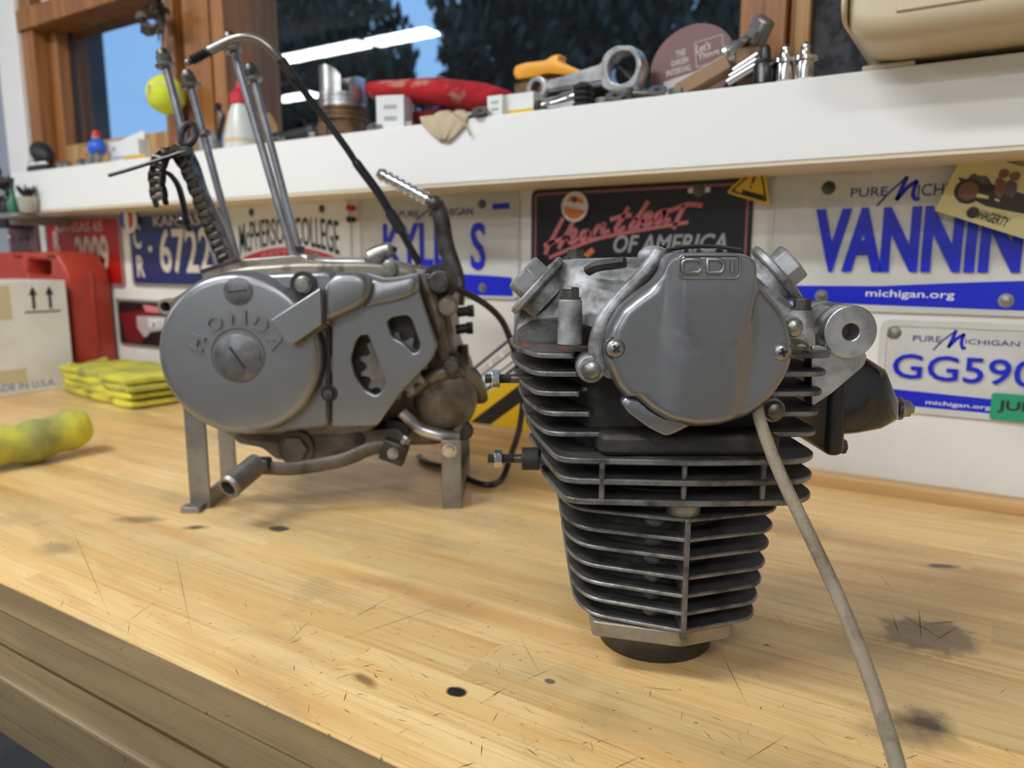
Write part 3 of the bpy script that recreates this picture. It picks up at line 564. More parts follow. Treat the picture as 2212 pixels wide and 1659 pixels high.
# hazard-striped sign leaning on the wall behind the engine
Y = -.006; q = lambda u, v: (lambda P: (P.x + .6, P.z - .014))(onY(u, v, Y))
t = thing('hazard_sign', 'tilted white sign with black print and yellow and black hazard stripes', 'sign', (-.6, Y, .0145)); fr = WF()
A0, A1 = q(1017, 800), q(1106, 728); ang = math.atan2(A1[1] - A0[1], A1[0] - A0[0]); g = q(1060, 830); fs_ = (V((g[0], 0, g[1])), V((math.cos(ang), 0, math.sin(ang))), V((-math.sin(ang), 0, math.cos(ang))), V((0, -1, 0)))
def ql(u, v): p = q(u, v); d = V((p[0] - g[0], 0, p[1] - g[1])); return (d.dot(fs_[1]), d.dot(fs_[2]))
def clipz(poly):                                   # the sheet is cut off level where it meets the bench
    out = []; zz = lambda p: P3(fs_, *p).z
    for a, b_ in zip(poly, poly[1:] + poly[:1]):
        za, zb = zz(a), zz(b_)
        if za >= 0: out.append(a)
        if (za >= 0) != (zb >= 0): k = za / (za - zb); out.append((a[0] + (b_[0] - a[0]) * k, a[1] + (b_[1] - a[1]) * k))
    return out
tp = ql(1060, 765)[1]; y1 = ql(1045, 852)[1]; y2 = ql(1060, 865)[1]; y3 = ql(1095, 870)[1]; y4 = ql(1120, 872)[1]; y5 = ql(1120, 905)[1]
def strip(name, ya, yb, m, z): L = clipz([(-.16, ya), (.13, ya), (.13, yb), (-.16, yb)]); flat(name, L, fs_, m, t, d=z, z=0)
strip('sheet', -.14, tp, m_white2, .001)
strip('top_band', tp - .004, tp, m_blk, .0014)
h_ = (tp - .006) - y1; lb = (tp - .006 - h_ * .30, tp - .006 - h_ * .72)
strip('black_line', tp - .005 - h_ * .33, tp - .005 - h_ * .39, m_blk, .0014); strip('black_line', tp - .006 - h_ * .66, tp - .006 - h_ * .72, m_blk, .0014); strip('black_line', y1, y1 + h_ * .13, m_blk, .0014)
for k in range(5): flat('print_block', clipz([(-.05 + k * .024, tp - .008 - h_ * .25), (-.032 + k * .024, tp - .008 - h_ * .25), (-.032 + k * .024, tp - .008), (-.05 + k * .024, tp - .008)]), fs_, m_cream, t, d=.0014, z=0)
for k in range(7): flat('tick', clipz([(-.05 + k * .012, tp - .009 - h_ * .22), (-.0488 + k * .012, tp - .009 - h_ * .22), (-.0488 + k * .012, tp - .010), (-.05 + k * .012, tp - .010)]), fs_, m_grey, t, d=.0016, z=0)
strip('yellow_stripe', y1 - .022, y1 - .002, m_yel, .0016); strip('black_stripe', y1 - .044, y1 - .022, m_blk, .0016); strip('yellow_stripe', y1 - .085, y1 - .044, m_yel, .0016)
# dark red printed plate low on the wall
t, fr, loc = plate('license_plate', 'small dark plate with red and white print low on the wall beside the red case', 'license plate', -1.594, .176, .23, .10, m_blk, rimm=m_rim, rimw=.005)
flat('red_patch', rnd([(-.105, .02), (-.03, .028), (.03, .03), (.02, .0), (-.02, -.018), (-.03, -.04), (-.09, -.042)], .01), fr, mk('dark_red_print', srgb(110, 20, 26), .5), t, d=.0015); flat('white_patch', rnd([(-.045, .016), (.06, .018), (.06, -.008), (.0, -.016), (-.02, -.03), (-.045, -.01)], .006), fr, mk('pale_print', srgb(180, 165, 168), .5), t, d=.0018)
flat('white_flash', rnd([(-.02, .040), (.06, .036), (.06, .024), (-.01, .026)], .004), fr, m_pink, t, d=.0017); text('SMITH', fr, .062, .020, m_white2, t, cx=.028, cy=.004, z=.0017, bold=.02); screw(t, fr, (-.11, .045), .004, m_bolt)
# perforated bracket left of the red plate
t = thing('metal_bracket', 'dull maroon perforated metal bracket on the wall beyond the red case', 'bracket', (-2.02, -.004, .25)); fr = WF()
cplate('panel', [rnd([(0, .02), (.05, .0), (.13, -.03), (.13, .105), (.0, .09)], .006), circ(.06, .055, .006, 12), circ(.085, .056, .006, 12), circ(.1, .025, .007, 12), circ(.1, .085, .006, 12)], fr, 0, .004, mk('maroon_metal', srgb(112, 84, 84), .5, .3), t); MB().ball((.012, -.006, .06), .006).build('rivet', m_chrome, t)
MB().bx(0, .0005, -.03, .13, .0035, .1).build('backing', m_darkst, t)

# ================================================================== cylinder and head (foreground)
HR, HF = .0985, .495
head = thing('engine_top_end', 'finned aluminium cylinder and cylinder head standing on its liner in front', 'engine part', v2w(HR, HF, 0), YAW)
def hl(u, v, F): p = onF(u, v, F); return (p.x - HR, p.z)
def h3(u, v, F): p = onF(u, v, F); return V((p.x - HR, F - HF, p.z))
def hfr(F): return WF(0, F - HF, 0)
def fin(poly, z, th, name='fin', rad=.008, mats=None):
    if rad: poly = rnd(poly, rad, 5)
    cx = sum(p[0] for p in poly) / len(poly); cy = sum(p[1] for p in poly) / len(poly); b = MB()
    def ring(zz, ins):
        out = []
        for x, y in poly:
            d = math.hypot(x - cx, y - cy); k = 1 - ins / max(d, 1e-4); out.append(V((cx + (x - cx) * k, cy + (y - cy) * k, zz)))
        return out
    R = [ring(z - th / 2, .0009), ring(z - th / 2 + .0007, 0), ring(z + th / 2 - .0007, 0), ring(z + th / 2, .0009)]
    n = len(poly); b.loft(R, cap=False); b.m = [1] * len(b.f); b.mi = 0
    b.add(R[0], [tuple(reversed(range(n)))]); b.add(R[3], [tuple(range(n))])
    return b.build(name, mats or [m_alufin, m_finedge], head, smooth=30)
MB().lathe([(.0325, .001), (.0382, 0), (.0386, .002), (.0386, .045), (.0325, .045)], (.001, 0, 0), (0, 0, 1), 64).build('cylinder_liner', m_liner, head, smooth=50)
bf = MB(); bf.prism(rnd([(.005, -.062), (.041, -.050), (.045, .045), (-.045, .045), (-.048, -.047)], .004), (V((0, 0, 0)), V((1, 0, 0)), V((0, 1, 0)), V((0, 0, 1))), .0240, .034); bf.build('base_flange', m_engcase, head, bevel=.001)
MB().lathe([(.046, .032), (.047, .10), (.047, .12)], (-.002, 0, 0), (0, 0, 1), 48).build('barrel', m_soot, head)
CZ = [.1064, .094, .0824, .07, .0585, .0471, .036]
for i, z in enumerate(CZ):
    w = .0695 - .0105 * i / 6; wl = w - .0015; v = .0062 - .0002 * i
    fin([(v, -.0655), (w - .008, -.0495), (w, -.036), (w, .045), (w - .02, .064), (-(wl - .02), .064), (-wl, .045), (-wl, -.020), (-(wl - .009), -.0435)], z, .0026, rad=[.003, .010, .010, .012, .012, .012, .012, .020, .014])
b = MB(); b.prism([(-.0016, -.0662), (.0016, -.0662), (.0022, -.045), (-.0022, -.045)], (V((.006, 0, 0)), V((1, 0, 0)), V((0, 1, 0)), V((0, 0, 1))), .030, .1075); b.build('fin_rib', m_finedge, head, bevel=.0006)
# gussets between the fins beside the rib, whitish oxide
for k in range(6):
    b = MB(); b.ball((-.010, -.046, (CZ[k] + CZ[k + 1]) / 2), (.0065, .004, .0045), 10, 6); b.build('core_lump', mk('oxide%d' % k, (.16, .155, .145), .7, c2=(.04, .036, .03), scale=90) if k == 0 else bpy.data.materials['oxide0'], head)
# head: full-width fins
for z, xl in ((.142, -.0715), (.1295, -.0690), (.117, -.0670)):
    fin([(xl, -.0600), (.01, -.0668), (.074, -.0625), (.087, -.046), (.086, .05), (.07, .066), (-.075, .066), (xl - .0175, .06), (xl - .010, -.006)], z, .0036, rad=[.012, .02, .014, .012, .012, .01, .01, .01, .03])
for u in (1300, 1477, 1647):
    x = hl(u, 1040, .435)[0]; b = MB(); b.cyl((x, -.0605, .1172), (x, -.0605, .1418), .0019, n=10); b.build('fin_strut', m_finedge, head)
b = MB(); b.lathe([(.010, .1065), (.0105, .110), (.0105, .1155)], (.0058, -.052, 0), (0, 0, 1), 24); b.build('stud_boss', m_engcase, head)
# head: upper fins, broken by the timing cover
HZ = [.203, .192, .180, .1676, .155]; XE = [-.062, -.0585, -.058, -.0515, -.040]; XC = [-.0885, -.0895, -.088, -.084, -.0815]; XT = [-.1012, -.1000, -.0978, -.0946, -.092]; XR = [.0968, .0945, .0928, .0915, .0905]
for z, xe, xc, xt, xr in zip(HZ, XE, XC, XT, XR):
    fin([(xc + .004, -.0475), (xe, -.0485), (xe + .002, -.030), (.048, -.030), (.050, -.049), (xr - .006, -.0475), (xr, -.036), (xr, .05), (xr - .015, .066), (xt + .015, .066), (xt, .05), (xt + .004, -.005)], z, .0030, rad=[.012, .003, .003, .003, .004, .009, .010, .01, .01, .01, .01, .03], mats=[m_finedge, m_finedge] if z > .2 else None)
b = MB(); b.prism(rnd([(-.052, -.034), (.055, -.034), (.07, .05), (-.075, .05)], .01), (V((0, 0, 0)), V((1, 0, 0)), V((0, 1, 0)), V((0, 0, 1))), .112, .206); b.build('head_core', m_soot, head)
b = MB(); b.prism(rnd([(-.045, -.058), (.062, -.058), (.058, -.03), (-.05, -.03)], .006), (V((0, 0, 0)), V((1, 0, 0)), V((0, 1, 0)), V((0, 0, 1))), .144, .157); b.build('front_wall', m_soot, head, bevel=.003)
# rocker cover
prof = [(-.0972, .2060), (-.0972, .2235), (-.0865, .2425), (-.0700, .2585), (-.0562, .2602), (-.0187, .2612), (.0381, .2625), (.0465, .2590), (.0634, .2480), (.0766, .2345), (.0808, .2060)]
prof = rnd(prof, [0, .004, .004, .006, .004, .01, .008, .006, .006, .006, 0], 3)
def rring(y, k, sx=1):                     # the left end of the cover is set back behind the fins
    out = []
    for x, z in prof:
        t_ = max(0, min(1, (-x - .045) / .052)); yy = y * (1 - t_) + (-.004 + (y + .0485) * .55) * t_ if y < .04 else y
        out.append(V((x * sx - .002 * (1 - sx), yy, .206 + (z - .206) * (k + (1 - k) * .35 * t_))))
    return out
b = MB(); b.loft([rring(-.0485, .22, .985), rring(-.0480, .33, .985), rring(-.0440, .40, .98), rring(-.038, .66, .985), rring(-.028, .86, .99), rring(-.014, .97, 1), rring(.0, 1, 1), rring(.045, 1, 1), rring(.058, .8, .97)])
b.build('rocker_cover', m_alu, head, smooth=45, bevel=.0012)
b = MB(); b.prism(rnd([(-.0962, -.008), (-.052, -.042), (.080, -.0465), (.08, .056), (-.0955, .056)], .006), (V((0, 0, 0)), V((1, 0, 0)), V((0, 1, 0)), V((0, 0, 1))), .2042, .2066); b.build('gasket', m_goo, head)
def boss(u0, v0, v1, F, r0, r1, name='bolt_boss'):
    x, z0 = hl(u0, v0, F); z1 = hl(u0, v1, F)[1]; y = F - HF; b = MB()
    b.lathe([(r0, min(z0, z1)), ((r0 + r1) / 2, (z0 + z1) / 2), (r1, max(z0, z1) - .001), (r1 - .001, max(z0, z1))], (x, y, 0), (0, 0, 1), 28); b.build(name, m_alu, head); return V((x, y, max(z0, z1)))
p = boss(1231, 742, 646, .449, .0075, .0070); b = MB(); b.hexbolt(p, (0, 0, 1), .0056, .0058, .0062); b.build('bolt', m_boltdk, head)
p = boss(1727, 745, 668, .456, .0092, .0068); b = MB(); b.hexbolt(p, (0, 0, 1), .0052, .0052, .0062); b.build('bolt', m_boltdk, head)
p = h3(1243, 557, .515); b = MB(); b.cyl((p.x, p.y, .245), (p.x, p.y, p.z), .009, n=20); b.hexbolt(p, (0, 0, 1), .0062, .0045, .0078); b.build('bolt', m_boltdk, head)
p = h3(1412, 552, .47); b = MB(); b.ball(p, (.010, .008, .006), 16, 8); b.build('casting_lump', m_alu, head)
# dirt-caked oil pocket ridge
b = MB(); b.tube(catmull([h3(1270, 585, .462), h3(1290, 575, .458), h3(1325, 570, .455), h3(1350, 566, .452)], 5), .0042, n=8, flat=.8); b.build('casting_ridge', m_soot, head)
# tappet caps
def cap(u, v, F, ax, R, r6):
    c = h3(u, v, F); a = V(ax).normalized(); b = MB(); b.cyl(c - a * .012, c - a * .0028, R * .74, n=36); b.build('cap_seat', m_alu, head)
    b = MB(); b.lathe([(R - .0015, -.0026), (R, -.0014), (R, .0014), (R - .0015, .0026)], c, a, 44); b.build('tappet_cap', m_alu, head)
    b = MB(); b.cyl(c + a * .0024, c + a * .0125, r6, n=6, ph=.3); b.cyl(c + a * .0125, c + a * .0135, r6, r6 * .88, n=6, ph=.3); b.build('cap_hex', m_alu, head, bevel=.0006)
cap(1160, 617, .490, (-.74, .03, .67), .0232, .0135)
cap(1678, 593, .480, (.72, -.16, .66), .0225, .0128)
# timing cover: mounting flange behind it
fl = hfr(.434); c0 = hl(1508, 765, .434); S = f_ = FPX / (.434 * cp_ + .055 * sp_)
b = MB(); b.prism(circ(c0[0], c0[1] + .004, 166 / S, 56), fl, -.020, -.0005)
b.tube(catmull([h3(1296, 800, .437), h3(1288, 745, .438), h3(1306, 690, .440), h3(1345, 640, .442), h3(1385, 600, .443), h3(1412, 566, .444), h3(1424, 546, .446)], 5), .0050, n=8)
b.build('cover_flange', m_alu, head, bevel=.001)
m_ear = m_alu
for (u, v, rr, br, mm) in ((1277, 798, 30, 20, m_bolt), (1670, 886, 27, 19, m_boltdk), (1712, 707, 24, 19, m_bolt)):
    c = hl(u, v, .434); b = MB(); b.cyl(P3(fl, *c, -.022), P3(fl, *c, .0004), rr / S, n=24); b.cyl(P3(fl, *((c[0] * .8 + c0[0] * .2), (c[1] * .8 + c0[1] * .2)), -.022), P3(fl, *((c[0] * .8 + c0[0] * .2), (c[1] * .8 + c0[1] * .2)), -.0004), rr / S * .95, n=20); e = b.build('flange_ear', m_ear, head, bevel=.0008)
    b = MB(); b.lathe([(br / S * 1.12, .0), (br / S * 1.1, .001), (br / S, .0016), (br / S * .9, .0045), (br / S * .5, .0058), (.0003, .006)], P3(fl, *c, .0002), (0, -1, 0), 20); b.build('bolt', mm, head)
# timing cover: domed face with a raised band that runs up to the lettered panel
OUT = [(1452, 546), (1530, 545), (1592, 546), (1611, 554), (1620, 575), (1632, 608), (1647, 623), (1680, 661), (1698, 697), (1708, 742), (1705, 783), (1690, 818), (1660, 861), (1609, 899), (1546, 916), (1495, 920), (1440, 908), (1400, 885), (1372, 860), (1362, 853), (1350, 860), (1331, 836), (1308, 783), (1304, 750), (1313, 705), (1336, 664), (1369, 636), (1407, 608), (1424, 588), (1432, 560), (1439, 549)]
o2 = [hl(u, v, .428) for u, v in OUT]; per = []
for a, b_ in zip(o2, o2[1:] + o2[:1]):
    n = max(1, int(math.hypot(b_[0] - a[0], b_[1] - a[1]) / .0014)); per += [(a[0] + (b_[0] - a[0]) * k / n, a[1] + (b_[1] - a[1]) * k / n) for k in range(n)]
for it in range(3): per = [((per[i - 1][0] + 2 * per[i][0] + per[(i + 1) % len(per)][0]) / 4, (per[i - 1][1] + 2 * per[i][1] + per[(i + 1) % len(per)][1]) / 4) for i in range(len(per))]
cc = hl(1520, 745, .428); ss = lambda t: max(0, min(1, t)) ** 2 * (3 - 2 * max(0, min(1, t)))
zt = hl(1500, 625, .428)[1]; zb = hl(1500, 910, .428)[1]; px_ = lambda du: du / 3720.
xl0, xl1 = hl(1447, 620, .428)[0], hl(1425, 900, .428)[0]; xr0, xr1 = hl(1616, 620, .428)[0], hl(1586, 900, .428)[0]
def cover_h(x, z, d):
    k = max(0, min(1, (zt - z) / (zt - zb))); xl = xl0 + (xl1 - xl0) * k; xr = xr0 + (xr1 - xr0) * k
    amp = .0085 * (1 - k) + .0022 * k; g = ss((x - xl + .0045) / (.009 + .008 * k)) * ss((xr + .0020 - x) / (.0045 + .004 * k))
    H = .0135 + amp * g + .0012 * (1 - ((x - cc[0]) / .055) ** 2); rf = .0065 if z < zt else .0065 - .0035 * min(1, (z - zt) / .006)
    return H * (1 - (1 - min(1, d / rf)) ** 2.2) ** (1 / 2.2)
sr = [0, .15, .3, .42, .52, .6, .67, .73, .78, .82, .855, .885, .91, .93, .948, .963, .976, .986, .994, 1.0]; cf = hfr(.432); b = MB(); rings = []
for s_ in sr:
    rg = []
    for x, z in per:
        X, Z = cc[0] + (x - cc[0]) * s_, cc[1] + (z - cc[1]) * s_; d = math.hypot(x - X, z - Z); rg.append(P3(cf, X, Z, cover_h(X, Z, d)))
    rings.append(rg)
rings.append([P3(cf, x, z, -.003) for x, z in per]); b.loft(rings, cap=True); b.build('timing_cover', m_alup, head, smooth=60)
LIP = [(1350, 858), (1372, 858), (1400, 884), (1440, 906), (1500, 916), (1470, 932), (1448, 942), (1434, 942), (1401, 925), (1356, 892), (1342, 870)]
b = MB(); b.dome(rnd([hl(u, v, .426) for u, v in LIP], .002), cf, -.002, .0075, .003); b.build('cover_lip', m_alup, head, smooth=60)
# lettered panel
lf = hfr(.4083); ly_ = lambda u, v: hl(u, v, .4083); F0_ = .432 - .0225
def pz(): return 0
a0, a1 = ly_(1466, 601), ly_(1600, 551); top = .4095
b = MB(); rr4 = [P3(lf, x, z, -.0002) for x, z in rect(a0[0], a0[1], a1[0], a1[1], .003, 5)]; b.tube(rr4 + rr4[:2], .00075, n=8); b.build('panel_frame', m_alup, head, smooth=80)
CDI = [[(1514, 568), (1510, 561), (1482, 561), (1475, 566), (1474, 583), (1480, 589), (1508, 589), (1514, 583)], [(1529, 589), (1529, 561), (1555, 561), (1563, 567), (1563, 583), (1556, 589), (1529, 589)], [(1582, 562), (1582, 589)]]
for L in CDI: b = MB(); b.tube([P3(lf, *ly_(*q), -.0002) for q in L], .00125, n=10); b.build('raised_letter', m_alup, head, smooth=80)
# cover screws
for (u, v, F) in ((1330, 752, .4195), (1687, 760, .4195)):
    c = h3(u, v, F); b = MB(); b.lathe([(.0066, -.006), (.0066, -.0005), (.0062, 0)], c, (0, -1, 0), 24); b.build('screw_seat', m_boltdk, head)
    b = MB(); b.lathe([(.0054, 0), (.0053, .0012), (.0042, .0026), (.0022, .0033), (.0003, .0035)], c, (0, -1, 0), 28); sn = b.build('screw', m_bolt, head)
    b = MB(); a = .3 if u > 1500 else .75
    for q in (a, a + PI / 2): b.box(c + V((0, -.0026, 0)), (.0048, .0026, .0013), (V((math.cos(q), 0, math.sin(q))), V((0, 1, 0)), V((-math.sin(q), 0, math.cos(q)))))
    b.build('cross_slot', m_inkblack, sn)
b = MB(); b.tube(catmull([h3(1442, 541, .425), h3(1480, 534, .43), h3(1540, 532, .432), h3(1602, 540, .428)], 6), .0016, n=8, flat=.7); b.build('rubber_seal', m_blackrub, head)
# mounting lug on the right
c = hl(1838, 717, .462); cplate('mount_boss', [circ(c[0], c[1], .0163, 40), circ(c[0], c[1], .0052, 20)], hfr(.462), -.016, 0, m_alubrt, head, bev=.0008)
c2 = hl(1790, 700, .50); cplate('mount_boss', [circ(c2[0] + .002, c2[1], .0145, 36), circ(c2[0] + .002, c2[1], .005, 20)], hfr(.495), -.030, 0, m_alu, head, bev=.001)
b = MB(); b.prism(rnd([hl(u, v, .466) for u, v in ((1752, 745), (1792, 748), (1815, 740), (1875, 765), (1868, 790), (1795, 852), (1752, 880))], .003), hfr(.466), -.012, 0); b.build('mount_web', m_alubrt, head, bevel=.0012)
b = MB(); b.cyl(P3(hfr(.466), c[0] - .004, c[1] + .002, -.034), P3(hfr(.466), c[0] - .001, c[1], -.0135), .0125, n=24); b.build('mount_neck', m_alu, head)
# intake
b = MB(); b.bx(.104, -.022, .134, .116, .05, .203); b.build('intake_flange', m_blackpl, head, bevel=.005, seg=3)
def rr_(x, y0, y1, z0, z1, r): return [V((x, y, z)) for y, z in rect(y0, z0, y1, z1, r, 4)]
b = MB(); b.loft([rr_(.114, -.020, .048, .146, .199, .012), rr_(.126, -.020, .046, .147, .200, .012), rr_(.142, -.018, .038, .150, .190, .010), rr_(.153, -.010, .028, .153, .172, .007), rr_(.1575, -.006, .022, .155, .169, .005)]); b.build('intake_boot', m_blackgl, head, smooth=50)
b = MB(); b.cyl((.157, .004, .161), (.163, .004, .161), .0042, n=16); b.cyl((.1610, .004, .161), (.1622, .004, .161), .0078, n=24); b.build('washer', m_bolt, head)
b = MB(); b.hexbolt((.1622, .004, .161), (1, 0, 0), .0060, .0062); b.cyl((.168, .004, .161), (.1705, .004, .161), .0032, n=14); b.build('nut', m_bolt, head)
b = MB(); b.hexbolt((.116, -.010, .1385), (1, 0, 0), .0052, .005); b.build('bolt', m_darkst, head)
# exhaust studs on the left
def stud(z, x0, x1, xb, y=0.004):
    pr = []; n = int((x1 - x0) / .0005)
    for i in range(n + 1): pr.append((.0033 if i % 2 else .0028, i * (x1 - x0) / n))
    b = MB(); b.lathe([(.0001, 0)] + pr, (x0, y, z), (1, 0, 0), 16); b.cyl((x1, y, z), (xb, y, z), .0031, n=14); s_ = b.build('stud', m_boltdk, head)
    b = MB(); b.cyl((x0 + .0045, y, z), (x0 + .010, y, z), .0062, n=6, ph=.2); b.build('nut', m_chrome, s_, bevel=.0005)
stud(.1812, -.1165, -.099, -.085); stud(.1262, -.1150, -.097, -.08)
b = MB(); b.cyl((-.092, .004, .1262), (-.08, .004, .1262), .0078, n=18); b.build('stud_boss', m_soot, head, bevel=.001)

# braided sleeve
hs = [onF(*q) for q in ((1634, 872, .432), (1641, 905, .422), (1656, 950, .412), (1690, 1035, .398), (1748, 1155, .376), (1815, 1300, .350), (1874, 1450, .322), (1930, 1625, .288), (1968, 1760, .262))]
hs += [V((.163, .235, .012)), V((.168, .20, .0037)), V((.175, .12, .0037))]
HB = V((.15, .3, 0)); t = thing('braided_sleeve', 'tan braided wire sleeve running from under the timing cover down to the bench', 'hose', v2w(HB.x, HB.y, 0), YAW)
MB().tube([p - HB for p in catmull(hs, 10)], .0035, n=16).build('sleeve', m_sleeve, t, smooth=80)

# ================================================================== the engine on its stand
ER, EF = -.20, .85
eng = thing('engine', 'grey motorcycle engine bottom end on flat-bar legs with four bare studs', 'engine', v2w(ER, EF, 0), YAW)
def e2(u, v, F): p = onF(u, v, F); return (p.x - ER, p.z)
def e3(u, v, F): p = onF(u, v, F); return V((p.x - ER, F - EF, p.z))
def efr(F): return WF(0, F - EF, 0)
def ep(name, L, F0, F1, m, r=.004, bev=.003, par=None):      # solid traced at its front plane, F0 front, F1 back
    b = MB(); b.prism(rnd([e2(u, v, F0) for u, v in L], r), efr(F0), -(F1 - F0), 0); return b.build(name, m, par or eng, bevel=bev)
# cases
ep('crankcase', [(352, 690), (380, 640), (436, 600), (520, 575), (650, 566), (800, 566), (900, 580), (905, 640), (930, 760), (860, 850), (800, 940), (600, 965), (510, 955), (440, 900), (360, 800)], .778, .86, m_engcase, .012, .004)
ep('crankcase', [(420, 640), (470, 590), (640, 560), (790, 562), (880, 575), (962, 592), (984, 612), (972, 668), (978, 760), (1008, 808), (1016, 862), (992, 946), (950, 962), (700, 970), (560, 960), (430, 850)], .815, .945, m_case2, .012, .005)
b = MB(); c = e3(962, 862, .800); b.lathe([(.034, -.01), (.034, .0), (.0325, .005), (.028, .0085), (.018, .0102), (.0003, .0108)], c, (0, -1, 0), 36, sy=1.08); b.build('case_bulge', m_case2, eng)
b = MB(); b.tube(catmull([e3(915, 600, .80), e3(945, 690, .797), e3(952, 745, .795), e3(975, 800, .797), e3(1000, 880, .80), e3(985, 940, .80)], 5), .0075, n=10); b.build('case_rib', m_case2, eng)
b = MB(); b.tube(catmull([e3(880, 850, .79), e3(930, 815, .79), e3(990, 800, .795), e3(1030, 830, .81), e3(1040, 860, .83)], 5), .008, n=10); b.build('case_rib', m_case2, eng)
b = MB(); b.tube(catmull([e3(868, 890, .785), e3(905, 925, .785), e3(950, 940, .785), e3(990, 945, .79)], 5), .0065, n=10); b.build('case_rib', m_alubrt, eng)
# cylinder deck
ep('cylinder_deck', [(436, 606), (434, 585), (515, 560), (640, 550), (660, 560), (720, 566), (720, 595), (500, 610)], .785, .885, m_engcase, .002, .0025)
ep('deck_gasket', [(434, 590), (432, 583), (512, 558), (522, 562)], .784, .83, m_darkst, .001, .0005)
ep('upper_case', [(640, 572), (660, 556), (760, 556), (830, 562), (880, 578), (960, 590), (960, 620), (640, 620)], .80, .90, m_alu, .006, .004)
# left cover casting and flywheel cover
ep('left_cover', [(392, 660), (430, 612), (470, 596), (560, 592), (650, 588), (722, 586), (718, 640), (711, 700), (711, 924), (640, 932), (540, 938), (440, 890)], .757, .785, m_alup, .010, .004)
C = e3(515, 768, .738); b = MB(); b.lathe([(.0822, -.040), (.0822, -.016), (.0812, -.009), (.0790, -.0035), (.0755, -.0006), (.071, 0), (.027, 0), (.0265, -.001), (.0252, -.0012), (.0248, 0), (.0003, .0002)], C, (0, -1, 0), 72); b.build('flywheel_cover', m_alup, eng, smooth=50)
def plug(u, v, r, ang, F, sl):
    c = e3(u, v, F); b = MB(); b.lathe([(r, -.002), (r, .0003), (r - .0012, .0010), (.0003, .0012)], c, (0, -1, 0), 36); pl = b.build('inspection_plug', m_plug, eng)
    b = MB(); b.box(c + V((0, -.0006, 0)), (sl, .0016, r * .11), (V((math.cos(ang), 0, math.sin(ang))), V((0, 1, 0)), V((-math.sin(ang), 0, math.cos(ang))))); b.build('slot', m_inkblack, pl)
plug(514, 773, .0236, -.98, .7378, .026); plug(514, 629, .0138, .12, .7372, .019)
for ch, (u, v), w in (('H', (425, 740), .0155), ('O', (463, 698), .0165), ('N', (514, 685), .0165), ('D', (563, 699), .0155), ('A', (594, 738), .0155)):
    c = e3(u, v, .738); a = math.atan2(c.z - C.z, c.x - C.x) - PI / 2; d = V((math.cos(a), 0, math.sin(a)))
    fr = (V((c.x, C.y, c.z)), d, V((-d.z, 0, d.x)), V((0, -1, 0))); lt = text(ch, fr, w, .0148, m_alup, eng, 'raised_letter', d=.0026, bold=.03); bv = lt.modifiers.new('soft', 'BEVEL'); bv.width = .0007; bv.segments = 2; bv.limit_method = 'ANGLE'
c = e3(357, 663, .80); cplate('case_lug', [circ(c.x, c.z, .0088, 24), circ(c.x, c.z, .0052, 18)], efr(.80), -.03, 0, m_engcase, eng, bev=.0008)
b = MB(); b.cyl(P3(efr(.80), c.x, c.z, -.028), P3(efr(.80), c.x, c.z, -.012), .0053, n=16); b.build('lug_bore', m_inkblack, eng)
ep('lug_arm', [(362, 652), (436, 605), (450, 615), (372, 675)], .80, .83, m_engcase, .002, .002)
# finger-shaped housing that overlaps the flywheel cover
ep('cover_arm', [(582, 692), (692, 621), (697, 632), (697, 700), (688, 706), (630, 746), (620, 742)], .722, .76, m_alup, .003, .003)
ep('cover_arm_base', [(600, 690), (700, 630), (712, 700), (640, 752)], .735, .765, m_engcase, .003, .004)
# sprocket cover with two windows
SO = [(697, 640), (702, 612), (728, 588), (790, 587), (832, 600), (870, 596), (906, 587), (906, 628), (945, 748), (934, 776), (863, 852), (816, 920), (716, 922), (716, 706), (698, 694)]
S1 = [(836, 695), (846, 686), (879, 680), (889, 690), (908, 745), (902, 761), (893, 763), (871, 741), (847, 729)]; S2 = [(789, 719), (771, 732), (758, 775), (767, 814), (788, 843), (811, 855), (821, 849), (834, 826), (794, 725)]
cplate('sprocket_cover', [rnd([e2(*q, .748) for q in SO], .004), rnd([e2(*q, .748) for q in S1], .004), rnd([e2(*q, .748) for q in S2], .004)], efr(.748), -.007, 0, m_alup, eng, bev=.0018)
b = MB(); b.dome(rnd([e2(*q, .738) for q in ((697, 632), (704, 610), (730, 588), (788, 588), (806, 612), (800, 645), (772, 668), (720, 690), (698, 694))], .006), efr(.748), -.002, .020, .009, 4); b.build('cover_hump', m_alup, eng, smooth=60)
b = MB(); b.dome(rnd([e2(*q, .744) for q in ((798, 600), (830, 608), (870, 604), (904, 594), (904, 632), (860, 650), (806, 660), (785, 668))], .008), efr(.748), -.002, .007, .006, 3); b.build('cover_shoulder', m_alup, eng, smooth=60)
b = MB(); b.lathe([(.034, -.006), (.036, -.001), (.0345, .0006), (.031, .0)], e3(790, 790, .749), (0, -1, 0), 40, cap=False); b.build('cover_boss_ring', m_alup, eng)
b = MB(); b.tube([e3(*q) for q in ((693, 622, .7215), (696, 695, .7215), (708, 704, .737), (712, 712, .7475), (712, 922, .7475))], .0008, n=6); b.build('cover_seam', m_inkblack, eng)
